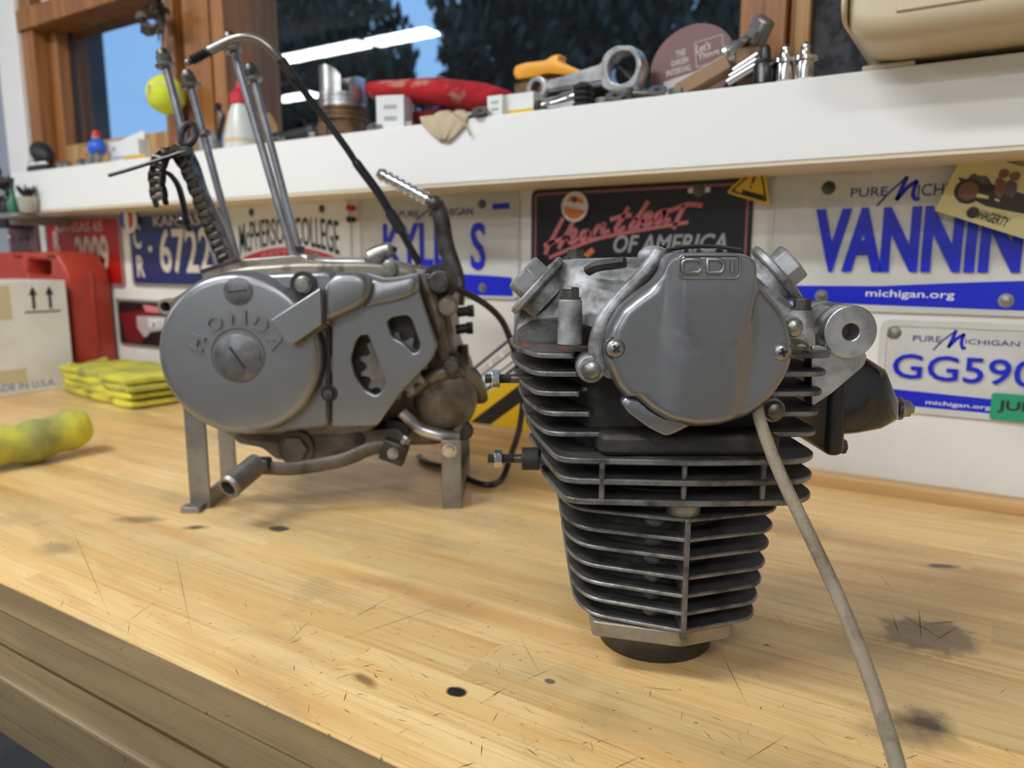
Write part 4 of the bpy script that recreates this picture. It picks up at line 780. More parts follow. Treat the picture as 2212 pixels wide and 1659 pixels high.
# cavity and output sprocket behind the windows
ep('cover_wall', [(712, 706), (905, 640), (935, 770), (815, 915), (716, 918)], .768, .780, m_soot, .004, 0)
c = e2(850, 792, .760); pts = []
for i in range(13):
    a = 2 * PI * i / 13
    for da, r in ((-.11, .030), (-.05, .0345), (.05, .0345), (.11, .030), (.18, .0275), (.30, .0275)): pts.append((c[0] + r * math.cos(a + da), c[1] + r * math.sin(a + da)))
cplate('sprocket', [pts, circ(c[0], c[1], .008, 16)], efr(.762), -.005, 0, m_steel, eng)
b = MB(); b.lathe([(.016, -.004), (.016, .002), (.011, .004), (.006, .004)], P3(efr(.762), c[0], c[1], 0), (0, -1, 0), 24); b.build('sprocket_nut', m_engcase, eng)
# fixings
def bolt(u, v, F, r, m=m_bolt, h=.006, rec=True, ax=(0, -1, 0)):
    p = e3(u, v, F); b = MB()
    if rec: b.cyl(p + V((0, .004, 0)), p + V((0, .0002, 0)), r * 1.75, n=20); b.build('bolt_seat', m_soot, eng); b = MB()
    b.lathe([(r * 1.15, 0), (r * 1.1, .001), (r, .0014), (r * .92, h), (.0003, h + .0006)], p, ax, 18); b.build('bolt', m, eng)
bolt(655, 615, .754, .0075); bolt(843, 582, .782, .0085, m_bolt, .010, False); bolt(814, 569, .79, .008, m_boltdk, .01, False); bolt(711, 850, .7475, .0050, m_darkst)
bolt(950, 610, .80, .011, m_boltdk, .012); bolt(968, 660, .80, .0095, m_engcase, .018, False); bolt(975, 790, .79, .0085, m_boltdk, .008); bolt(924, 862, .795, .0065, m_darkst, .004, False); bolt(1000, 930, .798, .010, m_soot, .004, False)
for (u, v) in ((987, 675), (985, 712)):
    p = e3(u, v, .84); b = MB(); b.cyl(p, p + V((.016, 0, .002)), .0055, n=14); b.cyl(p + V((.012, 0, .0015)), p + V((.019, 0, .002)), .0075, n=6); b.build('side_plug', m_blackpl, eng)
b = MB(); b.cyl(e3(1000, 745, .86), e3(1003, 790, .86), .006, n=12); b.build('side_clip', m_darkst, eng)
b = MB(); b.lathe([(.022, -.03), (.024, 0), (.018, .006)], e3(1022, 838, .87), (.9, -.3, 0), 20); b.build('case_boss', m_soot, eng)
# upper tube fitting and nut on the deck
b = MB(); b.cyl(e3(665, 571, .80), e3(790, 571, .80), .0075, n=16); b.build('oil_tube', m_alubrt, eng)
b = MB(); b.hexbolt(e3(668, 566, .80), (0, 0, 1), .0095, .008, .012); b.build('deck_nut', m_chrome, eng)
b = MB(); b.tube(catmull([e3(800, 556, .86), e3(822, 545, .86), e3(848, 538, .86)], 4), [.009] * 8 + [.006], n=10); b.build('shaft_end', m_bolt, eng)
b = MB(); b.tube(catmull([e3(815, 552, .87), e3(835, 535, .87), e3(857, 540, .87)], 4), .003, n=8); b.build('clip', m_blackpl, eng)
b = MB(); b.box(e3(640, 538, .86), (.016, .012, .006)); b.build('stud_clip', m_blackpl, eng)
# studs with domed nuts
def cstud(top, bot, F, r=.0042):
    a, b_ = e3(*bot, F), e3(*top, F); d = (b_ - a).normalized(); b = MB(); b.cyl(a - d * .02, b_ - d * .012, r, n=14); s_ = b.build('stud', m_gun, eng)
    b = MB(); b.lathe([(.009, -.020), (.0105, -.018), (.0105, -.0165), (.007, -.016)], b_, d, 20); b.build('washer', m_steel, s_)
    b = MB(); b.cyl(b_ - d * .0165, b_ - d * .008, .0078, n=6); b.lathe([(.0068, -.008), (.0064, -.004), (.0045, -.001), (.0003, .0004)], b_, d, 16); b.build('domed_nut', m_boltdk, s_, smooth=30)
cstud((348, 104), (468, 562), .84); cstud((402, 150), (512, 560), .87); cstud((493, 68), (632, 548), .80); cstud((538, 136), (648, 548), .87)
a = e3(440, 288, .868); b = MB(); b.lathe([(.006, -.003), (.0075, -.002), (.0075, .002), (.006, .003)], a, (.25, 0, -1), 16); b.build('stud_collar', m_steel, eng)
# oil pan and drain bolt
ep('oil_pan', [(498, 934), (720, 934), (860, 925), (880, 950), (760, 985), (700, 994), (600, 994), (586, 985), (566, 968), (512, 958)], .778, .90, m_pan, .006, .004)
p = e3(638, 968, .772); b = MB(); b.cyl(p + V((0, .01, 0)), p, .019, n=28); b.cyl(p, p + V((0, -.008, 0)), .0140, n=6); b.build('drain_bolt', m_pan, eng, bevel=.0008)
b = MB(); b.cyl(e3(775, 950, .775) + V((0, .02, 0)), e3(775, 950, .775), .006, n=12); b.build('pan_bolt', m_darkst, eng)
# shift lever
b = MB(); b.tube(catmull([e3(560, 1010, .735), e3(640, 1012, .742), (e3(740, 994, .748)), e3(800, 970, .752), e3(838, 966, .755)], 6), .0070, n=12, flat=.40, hint=(0, -1, 0)); sl = b.build('shift_lever', m_pan, eng)
A, B = e3(493, 1054, .698), e3(556, 1002, .735); d = (B - A).normalized(); b = MB(); b.lathe([(.0080, .008), (.0080, -.0004), (.0106, -.0002), (.0124, .003), (.0114, .006), (.0114, (B - A).length), (.004, (B - A).length + .002)], A, d, 22); b.build('shift_peg', m_steel, sl)
b = MB(); b.cyl(A + d * .006, A + d * .0075, .0080, n=16); b.build('peg_bore', m_inkblack, sl); b = MB(); b.box(B + V((.003, .0, .0)), (.020, .016, .012)); b.build('peg_fork', m_darkst, sl, bevel=.002)
c = e3(852, 975, .754); q = .35; b = MB(); b.box(c, (.026, .016, .022), (V((math.cos(q), 0, -math.sin(q))), V((0, 1, 0)), V((math.sin(q), 0, math.cos(q))))); b.build('lever_clamp', m_darkst, sl, bevel=.002)
b = MB(); b.cyl(c + V((0, .04, 0)), c + V((0, -.010, 0)), .0058, n=18); b.build('shift_shaft', m_bolt, sl); b = MB(); b.hexbolt(c + V((.010, 0, .008)), (.5, 0, .86), .005, .008); b.build('clamp_bolt', m_steel, sl)
ep('shaft_seal', [(830, 905), (880, 915), (885, 950), (840, 955)], .785, .80, m_inkblack, .01, 0)
# kick starter on the far side
A, B = e3(815, 372, .955), e3(940, 440, .955); d = B - A; L = d.length; d.normalize(); pr = [(.0003, 0), (.006, .001)]
for i in range(8): h = .004 + i * (L - .012) / 8; pr += [(.0056, h), (.0080, h + .0012), (.0080, h + (L - .012) / 8 - .0026), (.0056, h + (L - .012) / 8 - .001)]
b = MB(); b.lathe(pr + [(.006, L)], A, d, 20); kp = b.build('kick_peg', m_chrome, eng)
b = MB(); b.ball(B, .0105); b.tube(catmull([B, e3(952, 470, .955), e3(963, 530, .955), e3(985, 600, .952), e3(985, 660, .95)], 6), .0105, n=10, flat=.5, hint=(0, -1, 0)); b.build('kick_arm', m_darkst, eng)
# stand
def bar(name, x0, x1, F0, F1, z0, z1): return MB().bx(x0, F0 - EF, z0, x1, F1 - EF, z1).build(name, m_steel, eng, bevel=.0006)
lx0, lx1 = e2(405, 1000, .768)[0], e2(449, 1000, .768)[0]; rx0, rx1 = e2(954, 1000, .768)[0], e2(996, 1000, .768)[0]; bx0, bx1 = e2(464, 980, .868)[0], e2(499, 980, .868)[0]
bar('stand_leg', lx0, lx1, .767, .771, 0, .125); bar('stand_leg', rx0, rx1, .767, .771, 0, .0735); bar('stand_leg', bx0, bx1, .880, .884, 0, .11); bar('stand_leg', rx0, rx1, .925, .929, 0, .09)
bar('stand_bar', lx1 - .006, lx1, .771, .884, 0, .018); bar('stand_bar', rx1 - .004, rx1, .771, .925, 0, .018); bar('stand_foot', lx0 - .004, lx1 - .006, .752, .767, 0, .006)
for x, F, z in ((rx0 + .0085, .767, .063),):
    b = MB(); b.hexbolt((x, F - EF, z), (0, -1, 0), .0062, .004, .0075); b.build('stand_nut', m_chrome, eng)

# cam chain hung over its guide
pathc = catmull([e3(*q) for q in ((505, 600, .800), (488, 560, .800), (466, 510, .800), (447, 465, .800), (430, 420, .800), (414, 380, .800), (400, 350, .800), (384, 330, .800), (364, 328, .798), (347, 342, .796), (340, 366, .795), (339, 395, .795), (343, 420, .795), (349, 446, .795))], 24)
t = thing('cam_chain', 'oily timing chain looped over a zip tie above the engine', 'chain', v2w(ER, EF, 0), YAW)
pitch = .0078; dist = 0; marks = []; acc = 0
for a, b_ in zip(pathc, pathc[1:]):
    L = (b_ - a).length
    while acc <= L: marks.append(a + (b_ - a) * (acc / L)); acc += pitch
    acc -= L
def linkmesh(outer):
    b = MB(); w = .0078 if outer else .0064
    for s_ in (-1, 1): b.loft([[V((s_ * w + e * .0007, y, z)) for y, z in rnd([(-.0036, -.0024), (.0036, -.0024), (.0036, .0098), (-.0036, .0098)], .003, 2)] for e in (-1, 1)])
    b.cyl((-w - .001, 0, 0), (w + .001, 0, 0), .0016, n=8); b.cyl((-w + .001, 0, 0), (w - .001, 0, 0), .0036, n=10)
    return b
lm = []
for o in (True, False):
    x = linkmesh(o).build('link', m_chain, t); lm.append(x.data); bpy.data.objects.remove(x)
for i, (p, q) in enumerate(zip(marks, marks[1:])):
    d = (q - p).normalized(); X = V((1, -.35, 0)); X = (X - d * X.dot(d)).normalized(); Y = d.cross(X)
    o = bpy.data.objects.new('link', lm[i % 2]); col.objects.link(o); o.parent = t; o.matrix_local = Matrix(((X.x, Y.x, d.x, p.x), (X.y, Y.y, d.y, p.y), (X.z, Y.z, d.z, p.z), (0, 0, 0, 1)))
b = MB(); b.tube(catmull([e3(*q) for q in ((515, 590, .835), (500, 555, .835), (478, 500, .835), (458, 450, .835), (440, 405, .835), (426, 360, .835), (412, 330, .835))], 5), .0075, n=8, flat=.35, hint=(1, 0, 0)); b.build('chain_guide', m_blackpl, eng)
b = MB(); b.tube(catmull([e3(*q) for q in ((522, 588, .83), (502, 540, .83), (478, 480, .83), (455, 430, .83), (438, 400, .83))], 5), .003, n=8, flat=.5, hint=(1, 0, 0)); b.build('guide_strip', m_steel, eng)
b = MB(); b.tube(catmull([e3(*q) for q in ((351, 370, .80), (368, 378, .80), (385, 402, .80), (396, 440, .80), (403, 480, .80), (412, 500, .80))], 5), [.002, .003] + [.006] * 24, n=8, flat=.4, hint=(1, 0, 0)); b.build('tensioner_blade', m_blackpl, eng)
b = MB(); b.ball(e3(395, 478, .80), (.008, .006, .006), 10, 6); b.build('tensioner_pivot', m_blackgl, eng)
# zip tie
t = thing('cable_tie', 'black cable tie with its tail sticking out to the left of the chain', 'cable tie', v2w(ER, EF, 0), YAW)
b = MB(); b.tube(catmull([e3(*q) for q in ((235, 379, .79), (280, 366, .79), (330, 350, .79), (372, 336, .79), (402, 326, .79))], 5), .0023, n=8, flat=.85, hint=(0, 0, 1)); b.build('tail', m_blackpl, t)
c = e3(406, 291, .795); b = MB(); r_ = .0085; b.tube([c + V((math.cos(a) * .0072 + math.sin(a) * .0012, math.sin(a) * .003, math.sin(a) * .0105)) for a in [2 * PI * i / 24 for i in range(25)]], .0038, n=8); b.build('loop', m_blackpl, t)
b = MB(); b.tube([e3(402, 305, .795), e3(400, 325, .793), e3(404, 340, .792)], .0038, n=8); b.build('neck', m_blackpl, t); b = MB(); b.box(e3(404, 328, .792), (.012, .008, .009)); b.build('head', m_blackpl, t, bevel=.001)
# control cable hooked over a stud
t = thing('control_cable', 'black control cable with a bent steel end tube hooked on the tallest stud', 'cable', v2w(ER, EF, 0), YAW)
tb = catmull([e3(*q) for q in ((478, 96, .775), (505, 84, .775), (535, 80, .776), (565, 90, .778), (592, 113, .78), (617, 145, .785), (641, 178, .79))], 5); b = MB(); b.tube(tb, .0042, n=12); b.build('bent_tube', m_tubem, t)
b = MB(); b.tube([e3(606, 128, .783), e3(641, 178, .79)], [.0052, .0045], n=12); b.build('crimp', m_darkst, t)
b = MB(); b.tube([e3(452, 110, .775), e3(486, 93, .775)], .0048, n=12); b.build('ferrule', m_steel, t)
A, B = e3(406, 135, .775), e3(455, 109, .775); d = (B - A); L = d.length; pr = [(.0003, 0), (.003, .0005)]
for i in range(6): pr += [(.0032, .004 + i * (L - .006) / 6), (.0052, .004 + (i + .5) * (L - .006) / 6)]
b = MB(); b.lathe(pr + [(.0045, L)], A, d, 16); b.build('bellows', m_blackrub, t); b = MB(); b.ball(A, .0035); b.build('tip', m_bolt, t)
b = MB(); P = catmull([e3(*q) for q in ((638, 174, .79), (690, 240, .80), (745, 315, .805), (770, 352, .81), (820, 420, .815), (848, 468, .82), (862, 492, .822), (906, 570, .83))], 8); b.tube(P, [.0036] * 24 + [.0048] * 16 + [.0040] * 30, n=12); b.build('sheath', m_cable, t)
b = MB(); b.tube([e3(842, 458, .819), e3(868, 500, .822)], .006, n=12); b.build('adjuster', m_blackrub, t)
# black wire looping to the right
t = thing('wire', 'thin black wire looping from the engine down behind the head onto the bench', 'wire', v2w(ER, EF, 0), YAW)
W_ = [e3(*q) for q in ((915, 602, .80), (945, 606, .795), (990, 625, .81), (1045, 655, .83), (1082, 690, .845), (1103, 735, .855), (1120, 790, .86), (1130, 850, .86), (1122, 925, .86), (1103, 985, .86))]
W_ += [V((p.x - ER, p.y - EF, .0042)) for p in (zF(1085, 1033, .0042), zF(1056, 1047, .0042), zF(1020, 1038, .0042), zF(970, 1012, .0042), zF(925, 1000, .0042), zF(905, 985, .0042))]
b = MB(); b.tube(catmull(W_, 8), .0036, n=10); b.build('conductor', m_cable, t)

# ================================================================== things on the bench at the left
m_redpl = mk('red_plastic', srgb(182, 66, 50), .4, c2=srgb(168, 56, 42), scale=9); m_boxw = mk('white_card', srgb(232, 231, 226), .7, c2=srgb(222, 219, 210), scale=8); m_tape = mk('tape', srgb(205, 195, 158), .5)
m_yelc = mk('yellow_cloth', srgb(212, 204, 70), .95, c2=srgb(146, 146, 84), scale=14, lo=.42, hi=.66, bump=.6, bscale=260); m_ink2 = mk('blue_ink', srgb(110, 140, 185), .7)
t = thing('tool_case', 'red plastic carrying case with a grip hole standing against the wall', 'case', (-1.80, -.05, 0))
fr = (V((0, .045, 0)), V((1, 0, 0)), V((0, 0, 1)), V((0, -1, 0)))
cplate('shell', [rnd([(-.21, 0), (.196, 0), (.200, .02), (.199, .230), (.158, .275), (-.19, .275), (-.21, .25)], [.01, .01, .01, .02, .02, .02, .02]), rnd([(.028, .226), (.125, .226), (.132, .257), (.036, .260)], .008)], fr, .003, .088, m_redpl, t, bev=.006)
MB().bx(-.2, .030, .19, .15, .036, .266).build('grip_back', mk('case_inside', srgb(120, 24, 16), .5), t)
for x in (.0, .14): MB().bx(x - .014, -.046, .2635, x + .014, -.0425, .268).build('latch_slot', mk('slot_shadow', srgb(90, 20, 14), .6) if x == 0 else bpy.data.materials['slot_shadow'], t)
b = MB(); b.bx(.1985, -.001, .01, .2030, .003, .235); b.build('seam_rib', m_redpl, t, bevel=.001)
t = thing('carton', 'white cardboard carton with two up arrows in front of the red case', 'carton', (-1.585, -.26, 0), .0)
MB().bx(-.20, -.20, 0, 0, .150, .218).build('box', m_boxw, t, bevel=.0012)
fr = (V((0, 0, 0)), V((0, 1, 0)), V((0, 0, 1)), V((1, 0, 0)))
for a in (.086, .117):
    b = MB(); b.prism([(a - .0028, .163), (a + .0028, .163), (a + .0028, .19), (a + .008, .190), (a, .208), (a - .008, .190), (a - .0028, .19)], fr, -.0002, .0005); b.build('printed_arrow', m_inkblack, t, smooth=0)
b = MB(); b.prism(rect(.068, .156, .135, .159), fr, -.0002, .0005); b.build('printed_line', m_inkblack, t, smooth=0)
for q in ((-.03, .145, .045, .21), (.0, .022, .06, .05)): b = MB(); b.prism(rect(*q), fr, -.0002, .0004); b.build('tape_patch', m_tape, t, smooth=0)
text('MADE IN U.S.A.', fr, .125, .0125, m_ink2, t, cx=.050, cy=.016, z=.0002, d=.0004, bold=.01)
# folded yellow cloth
t = thing('folded_cloth', 'stack of folded yellow shop cloth beside the carton', 'cloth', (-1.39, -.115, 0), -.12)
random.seed(4)
for k in range(4):
    z0, z1 = .0135 * k, .0135 * k + .0155; jx = random.uniform(-.006, .006); b = MB(); rings = []
    for i in range(13):
        x = -.15 + jx + .30 * i / 12 + (0 if k % 2 else .004); w = .004 * math.sin(i * 1.7 + k) + .003 * math.sin(i * 3.1 + k * 2)
        sec = rect(-.062 + w, z0 + .001, .068, z1 + .002 * math.sin(i + k), .0065, 3); sq = .45 if i in (0, 12) else 1
        rings.append([V((x, y, (z0 + z1) / 2 + (z - (z0 + z1) / 2) * sq)) for y, z in sec])
    b.loft(rings); b.build('fold', m_yelc, t, smooth=70)
b = MB(); b.tube(catmull([(-.148, -.045, .052), (-.152, -.02, .046), (-.150, .0, .05), (-.15, .03, .055)], 5), .006, n=8); b.build('turned_edge', m_yelc, t)
# glove
t = thing('work_glove', 'soiled yellow knit glove lying at the left edge of the bench', 'glove', (-1.03, -.55, 0))
P = catmull([(-.045, -.05, .030), (-.022, .0, .030), (-.006, .05, .029), (.0, .09, .028), (-.001, .125, .032), (.0, .150, .036), (.001, .166, .038)], 5); n = len(P)
b = MB(); b.tube(P, [(.0265 + .0018 * math.sin(i * .9)) * (1 if i < n - 6 else (1 - ((i - n + 6) / 5.2) ** 2) ** .5) for i in range(n)], n=18); b.build('glove_finger', m_yelc, t, smooth=70)
b = MB(); b.ball((-.125, -.10, .028), (.055, .06, .026), 18, 10); b.build('glove_palm', m_yelc, t)
for k in range(3): b = MB(); b.tube(catmull([(.05 + k * .02, -.06, .025), (.07 + k * .03, .0 - k * .01, .022), (.085 + k * .035, .03 - k * .03, .02)], 4), [.02] * 6 + [.017, .012, .004], n=12); gf = b.build('glove_finger', m_yelc, t, smooth=70); gf.location = (-.30, -.16, .002)

# ================================================================== clutter on the ledge
LZ = .437
def led(name, label, cat, u, Y, v=260, group=None):
    x0 = onY(u, v, Y).x; t = thing(name, label, cat, (x0, Y, LZ), 0, group)
    def q(u, v, dy=0): P = onY(u, v, Y + dy); return (P.x - x0, P.z - LZ)
    def q3(u, v, dy=0): P = onY(u, v, Y + dy); return V((P.x - x0, dy, P.z - LZ))
    return t, q, q3
fr0 = WF()
m_ptan = mk('varnished_piston', srgb(120, 92, 62), .5, .5, c2=srgb(70, 52, 36), scale=30); m_orange = mk('orange_plastic', srgb(240, 165, 45), .45); m_redk = mk('red_knit', srgb(176, 26, 32), .95, c2=srgb(150, 18, 26), scale=30, bump=.8, bscale=300, c3=srgb(205, 170, 140), s3=26, amt3=.5)
m_beigec = mk('beige_cloth', srgb(190, 172, 145), .9, bump=.3, bscale=200); m_tennis = mk('tennis_felt', srgb(214, 222, 60), .95, bump=.5, bscale=300); m_beige = mk('beige_plastic', srgb(206, 190, 158), .45); m_grn = mk('green_plastic', srgb(20, 100, 60), .4)
# black brush with chrome studs at the far left
t, q, q3 = led('hair_brush', 'black oval pad over a row of chrome studs at the left end of the ledge', 'brush', 96, -.07, 350)
b = MB(); b.ball((-.005, .0, .040), (.036, .02, .022), 18, 9, (V((.85, 0, -.5)), V((0, 1, 0)), V((.5, 0, .85)))); b.build('pad', m_blackrub, t); MB().bx(-.037, -.02, 0, .038, .02, .014).build('base', m_blackpl, t, bevel=.004)
for k in range(6): MB().ball((-.028 + k * .012, -.014, .017), .0055).build('stud', m_chrome, t)
for k, (u, lb) in enumerate(((133, 'loose chrome nut beside the black brush'), (145, 'loose steel nut between the brush and the bright nut'), (177, 'bright chrome nut left of the tiny figurine'))):
    o = MB().lathe([(.0045, 0), (.009, 0), (.0095, .002), (.0095, .012), (.009, .014), (.0045, .014), (.0045, 0)], (0, 0, 0), (0, 0, 1), 6, cap=False).build('hex_nut', m_chrome, None, smooth=20); tag(at(o, (onY(u, 360, -.09).x, -.09, LZ)), lb, 'nut', 'loose nuts at the left end of the ledge')
# tiny figurine (a plain seated rider)
t, q, q3 = led('figurine', 'tiny figurine with a red cap and blue jacket on the ledge', 'figurine', 212, -.08, 340)
m_fig = mk('figurine_grey', srgb(120, 116, 104), .6); m_figb = mk('figurine_blue', srgb(35, 95, 205), .4); m_figs = mk('figurine_skin', srgb(200, 160, 130), .6)
for s_ in (-1, 1): MB().tube(catmull([(s_ * .011, -.004, .0), (s_ * .013, -.008, .012), (s_ * .006, 0, .024)], 4), .0075, n=10).build('leg', m_fig, t)
MB().lathe([(.010, .020), (.016, .026), (.0175, .036), (.013, .046), (.006, .050)], (0, 0, 0), (0, 0, 1), 18).build('jacket', m_figb, t)
for s_ in (-1, 1): MB().tube(catmull([(s_ * .014, 0, .043), (s_ * .020, -.006, .034), (s_ * .014, -.014, .028)], 4), .0045, n=8).build('arm', m_figs if s_ < 0 else m_figb, t)
MB().ball((0, -.001, .054), .0075).build('head', m_figs, t); MB().lathe([(.009, .056), (.0088, .060), (.006, .065), (.0004, .0665)], (.001, 0, 0), (0, 0, 1), 16).build('cap', m_redp, t)
# cards and pencil
t, q, q3 = led('card_box', 'small white carton standing under the corner of the small window', 'box', 280, -.05, 330)
a, c = q(250, 352), q(310, 300); MB().bx(a[0], -.012, 0, c[0], .012, c[1]).build('box', m_white2, t, bevel=.001); b = MB(); b.prism([(a[0] + .005, 0), (c[0], 0), (c[0], c[1] + .016), (c[0] - .018, c[1] + .014), (a[0] + .008, c[1] + .002)], WF(0, .002, 0), -.001, .0); b.build('card', m_white2, t, smooth=0)
b = MB(); b.prism(rect(a[0] + .012, c[1] - .018, a[0] + .022, c[1] - .011), WF(0, -.012, 0), 0, .0004); b.prism(rect(a[0] + .016, .012, c[0] - .008, .017), WF(0, -.012, 0), 0, .0004); b.build('print', m_grey, t, smooth=0)
t, q, q3 = led('pencil', 'yellow pencil lying along the ledge in front of the white carton', 'pencil', 296, -.095, 346); MB().cyl((-.035, 0, .0042), (.033, 0, .0042), .0042, n=6).build('barrel', m_yel, t); MB().cyl((.033, 0, .0042), (.041, 0, .0042), .0042, .0008, n=10).build('tip', m_pine2, t)
# tennis ball on a cord with the metal bunch above it
P = onY(358, 205, -.05); t = thing('tennis_ball', 'yellow tennis ball hanging on a cord in front of the window post', 'ball', (P.x, -.05, P.z - .033))
MB().ball((0, 0, .033), .0335, 28, 16).build('felt', m_tennis, t, smooth=80)
sm = [V((.0337 * math.cos(a) * math.cos(.45 * math.sin(2 * a)), -.0337 * math.sin(a) * math.cos(.45 * math.sin(2 * a)), .033 + .0337 * math.sin(.45 * math.sin(2 * a)))) for a in [2 * PI * i / 48 for i in range(49)]]
MB().tube(sm, .0010, n=6).build('seam', m_white2, t); MB().tube([(-.010, 0, .062), (-.008, .01, .11), (-.004, .015, .165)], .0009, n=6).build('cord', m_beigec, t)
text('ITF', (V((.004, -.0335, .036)), V((.15, 0, .95)), V((-.95, 0, .15)), V((0, -1, 0))), .016, .006, m_inkblack, t, d=.0004)
P = onY(345, 60, -.035); t = thing('metal_bunch', 'bunch of dark bent metal strips and a chrome nut hanging from the window post', 'ornament', (P.x, -.035, P.z)); random.seed(9)
for k in range(11):
    a = -.5 + k * .33; L = random.uniform(.04, .075); d = V((math.sin(a), -.3, math.cos(a) * .5)); MB().tube(catmull([(0, 0, .02), d * L * .5 + V((0, 0, .025)), d * L + V((.006, -.004, .012 - .02 * random.random()))], 4), [.002, .004, .006, .007, .006, .005, .003, .002, .001], n=6, flat=.35).build('strip', m_darkst, t)
for k in range(5): MB().box((random.uniform(-.03, .02), -.01 - random.random() * .01, random.uniform(-.01, .03)), (.016, .008, .022), basis((random.random(), -.5, random.random()))).build('lump', m_darkst, t, bevel=.002)
MB().lathe([(.004, 0), (.010, 0), (.010, .008), (.004, .008)], (-.034, -.01, .02), (.3, -1, .1), 6).build('nut', m_chrome, t, smooth=20); MB().tube([(0, .01, .03), (0, .02, .12)], .0012, n=6).build('hook', m_darkst, t)
# items on the window rail
P = onY(92, 36, -.005); o = MB().ball((0, 0, .008), (.022, .016, .010), 9, 5).build('tissue', m_white2, None, smooth=20); tag(at(o, (P.x + .005, .01, .795)), 'crumpled white tissue on the window rail', 'tissue')
for u, w, mm, lb in ((128, .035, m_blackpl, 'short black tin on the window rail'), (158, .03, mk('blue_tin', srgb(40, 100, 165), .35), 'blue tin on the window rail beside the black tin'), (187, .025, mk('blue_tin2', srgb(70, 130, 190), .35), 'light blue tin on the window rail, nearest the post')):
    t = thing('tin', lb, 'tin', (onY(u, 5, .0).x, .02, .795)); MB().lathe([(w / 2, 0), (w / 2, .055), (w / 2 - .002, .057)], (0, 0, 0), (0, 0, 1), 20).build('can', mm, t); MB().lathe([(w / 2 + .001, .0565), (w / 2 + .001, .061), (.0005, .0615)], (0, 0, 0), (0, 0, 1), 20).build('lid', m_steel, t)
# cup, claw, bottle, block
t, q, q3 = led('metal_cup', 'grey metal cup with a dark clamp beside the glue bottle', 'cup', 458, -.04, 300); MB().lathe([(.020, 0), (.024, .004), (.0255, .04), (.024, .041), (.022, .006), (.0003, .005)], (0, 0, 0), (0, 0, 1), 28).build('body', m_alubrt, t); MB().tube(catmull([(.014, 0, .01), (.024, -.004, .04), (.03, 0, .066), (.02, 0, .078), (.03, -.004, .085)], 5), .0055, n=8).build('clamp', m_darkst, t)
t, q, q3 = led('glue_bottle', 'squeeze bottle with a red cap half full of tan glue', 'bottle', 524, -.06, 300); MB().lathe([(.028, 0), (.031, .003), (.030, .02), (.020, .062), (.0150, .074), (.0145, .078)], (0, 0, 0), (0, 0, 1), 28).build('bottle', mk('milky_plastic', srgb(205, 205, 196), .3), t); MB().lathe([(.0302, .0035), (.0306, .018), (.0302, .019)], (0, 0, 0), (0, 0, 1), 28).build('glue', mk('tan_glue', srgb(200, 175, 135), .4), t); MB().lathe([(.0175, .076), (.0175, .092), (.012, .096), (.007, .100), (.0055, .112), (.0004, .113)], (0, 0, 0), (0, 0, 1), 24).build('cap', m_redp, t)
t, q, q3 = led('wood_block', 'yellowish wooden block standing behind the glue bottle', 'block', 566, -.015, 290); MB().bx(-.028, -.012, 0, .026, .012, .066).build('x', m_orange, None).name = 'wb_tmp'
o = bpy.data.objects['wb_tmp']; bpy.data.objects.remove(o); b = MB(); b.prism([(-.028, 0), (.030, 0), (.026, .048), (.010, .070), (-.028, .064)], WF(), -.012, .012); b.build('block', mk('block_wood', srgb(196, 150, 84), .6), t, bevel=.001)
t, q, q3 = led('black_handle', 'black tool handle lying on the ledge right of the glue bottle', 'tool', 640, -.07, 285); MB().tube(catmull([(-.05, 0, .012), (-.02, 0, .011), (.02, 0, .013), (.045, 0, .017)], 5), [.010, .011, .011, .0105, .010, .0105, .011, .0115, .012, .012, .0115, .012, .0125, .013, .012, .009], n=12).build('grip', m_blackrub, t); MB().cyl((.043, 0, .017), (.062, .004, .024), .006, n=12).build('shank', m_darkst, t)
# pistons
t, q, q3 = led('piston', 'brown varnished piston standing on the ledge under the silver one', 'piston', 744, -.055, 250); R_ = .0385
MB().lathe([(R_ * .8, 0), (R_ * .86, .001), (R_ * .86, .026), (R_, .028), (R_, .031), (R_ * .96, .032), (R_ * .96, .034), (R_, .035), (R_, .038), (R_ * .96, .039), (R_ * .96, .041), (R_, .042), (R_, .046), (.0004, .0465)], (0, 0, 0), (0, 0, 1), 40).build('body', m_ptan, t, smooth=25); MB().bx(-.022, -.036, 0, -.004, -.030, .026).build('pin_boss', m_ptan, t, bevel=.003)
t2 = thing('piston', 'silver piston turned upside down on top of the brown piston', 'piston', t.location + V((-.001, 0, .0465))); R_ = .0365
MB().lathe([(.0004, 0), (R_, 0), (R_, .004), (R_ * .96, .005), (R_ * .96, .007), (R_, .008), (R_, .011), (R_ * .96, .012), (R_ * .96, .014), (R_, .015), (R_, .019), (R_ * .85, .020), (.001, .020)], (0, 0, 0), (0, 0, 1), 40).build('crown', m_alubrt, t2, smooth=25)
for a0, a1, h in ((PI * 1.02, PI * 1.72, .058), (PI * 1.83, PI * 2.15, .042), (PI * .2, PI * .8, .05)):
    A = [a0 + (a1 - a0) * i / 12 for i in range(13)]; b = MB(); rg = [[V((math.cos(a) * r, math.sin(a) * r, z if z < .03 else .02 + (h - .02) * (1 - .45 * abs(2 * i / 12 - 1) ** 3))) for i, a in enumerate(A)] for r, z in ((.033, .019), (.0345, .019), (.0345, .05), (.031, .05), (.031, .019))]
    b.loft(rg, cap=False, close=False); b.build('skirt', m_alubrt, t2, smooth=50)
MB().cyl((-.03, 0, .034), (.03, 0, .034), .009, n=20).build('pin_bore', m_alu, t2)
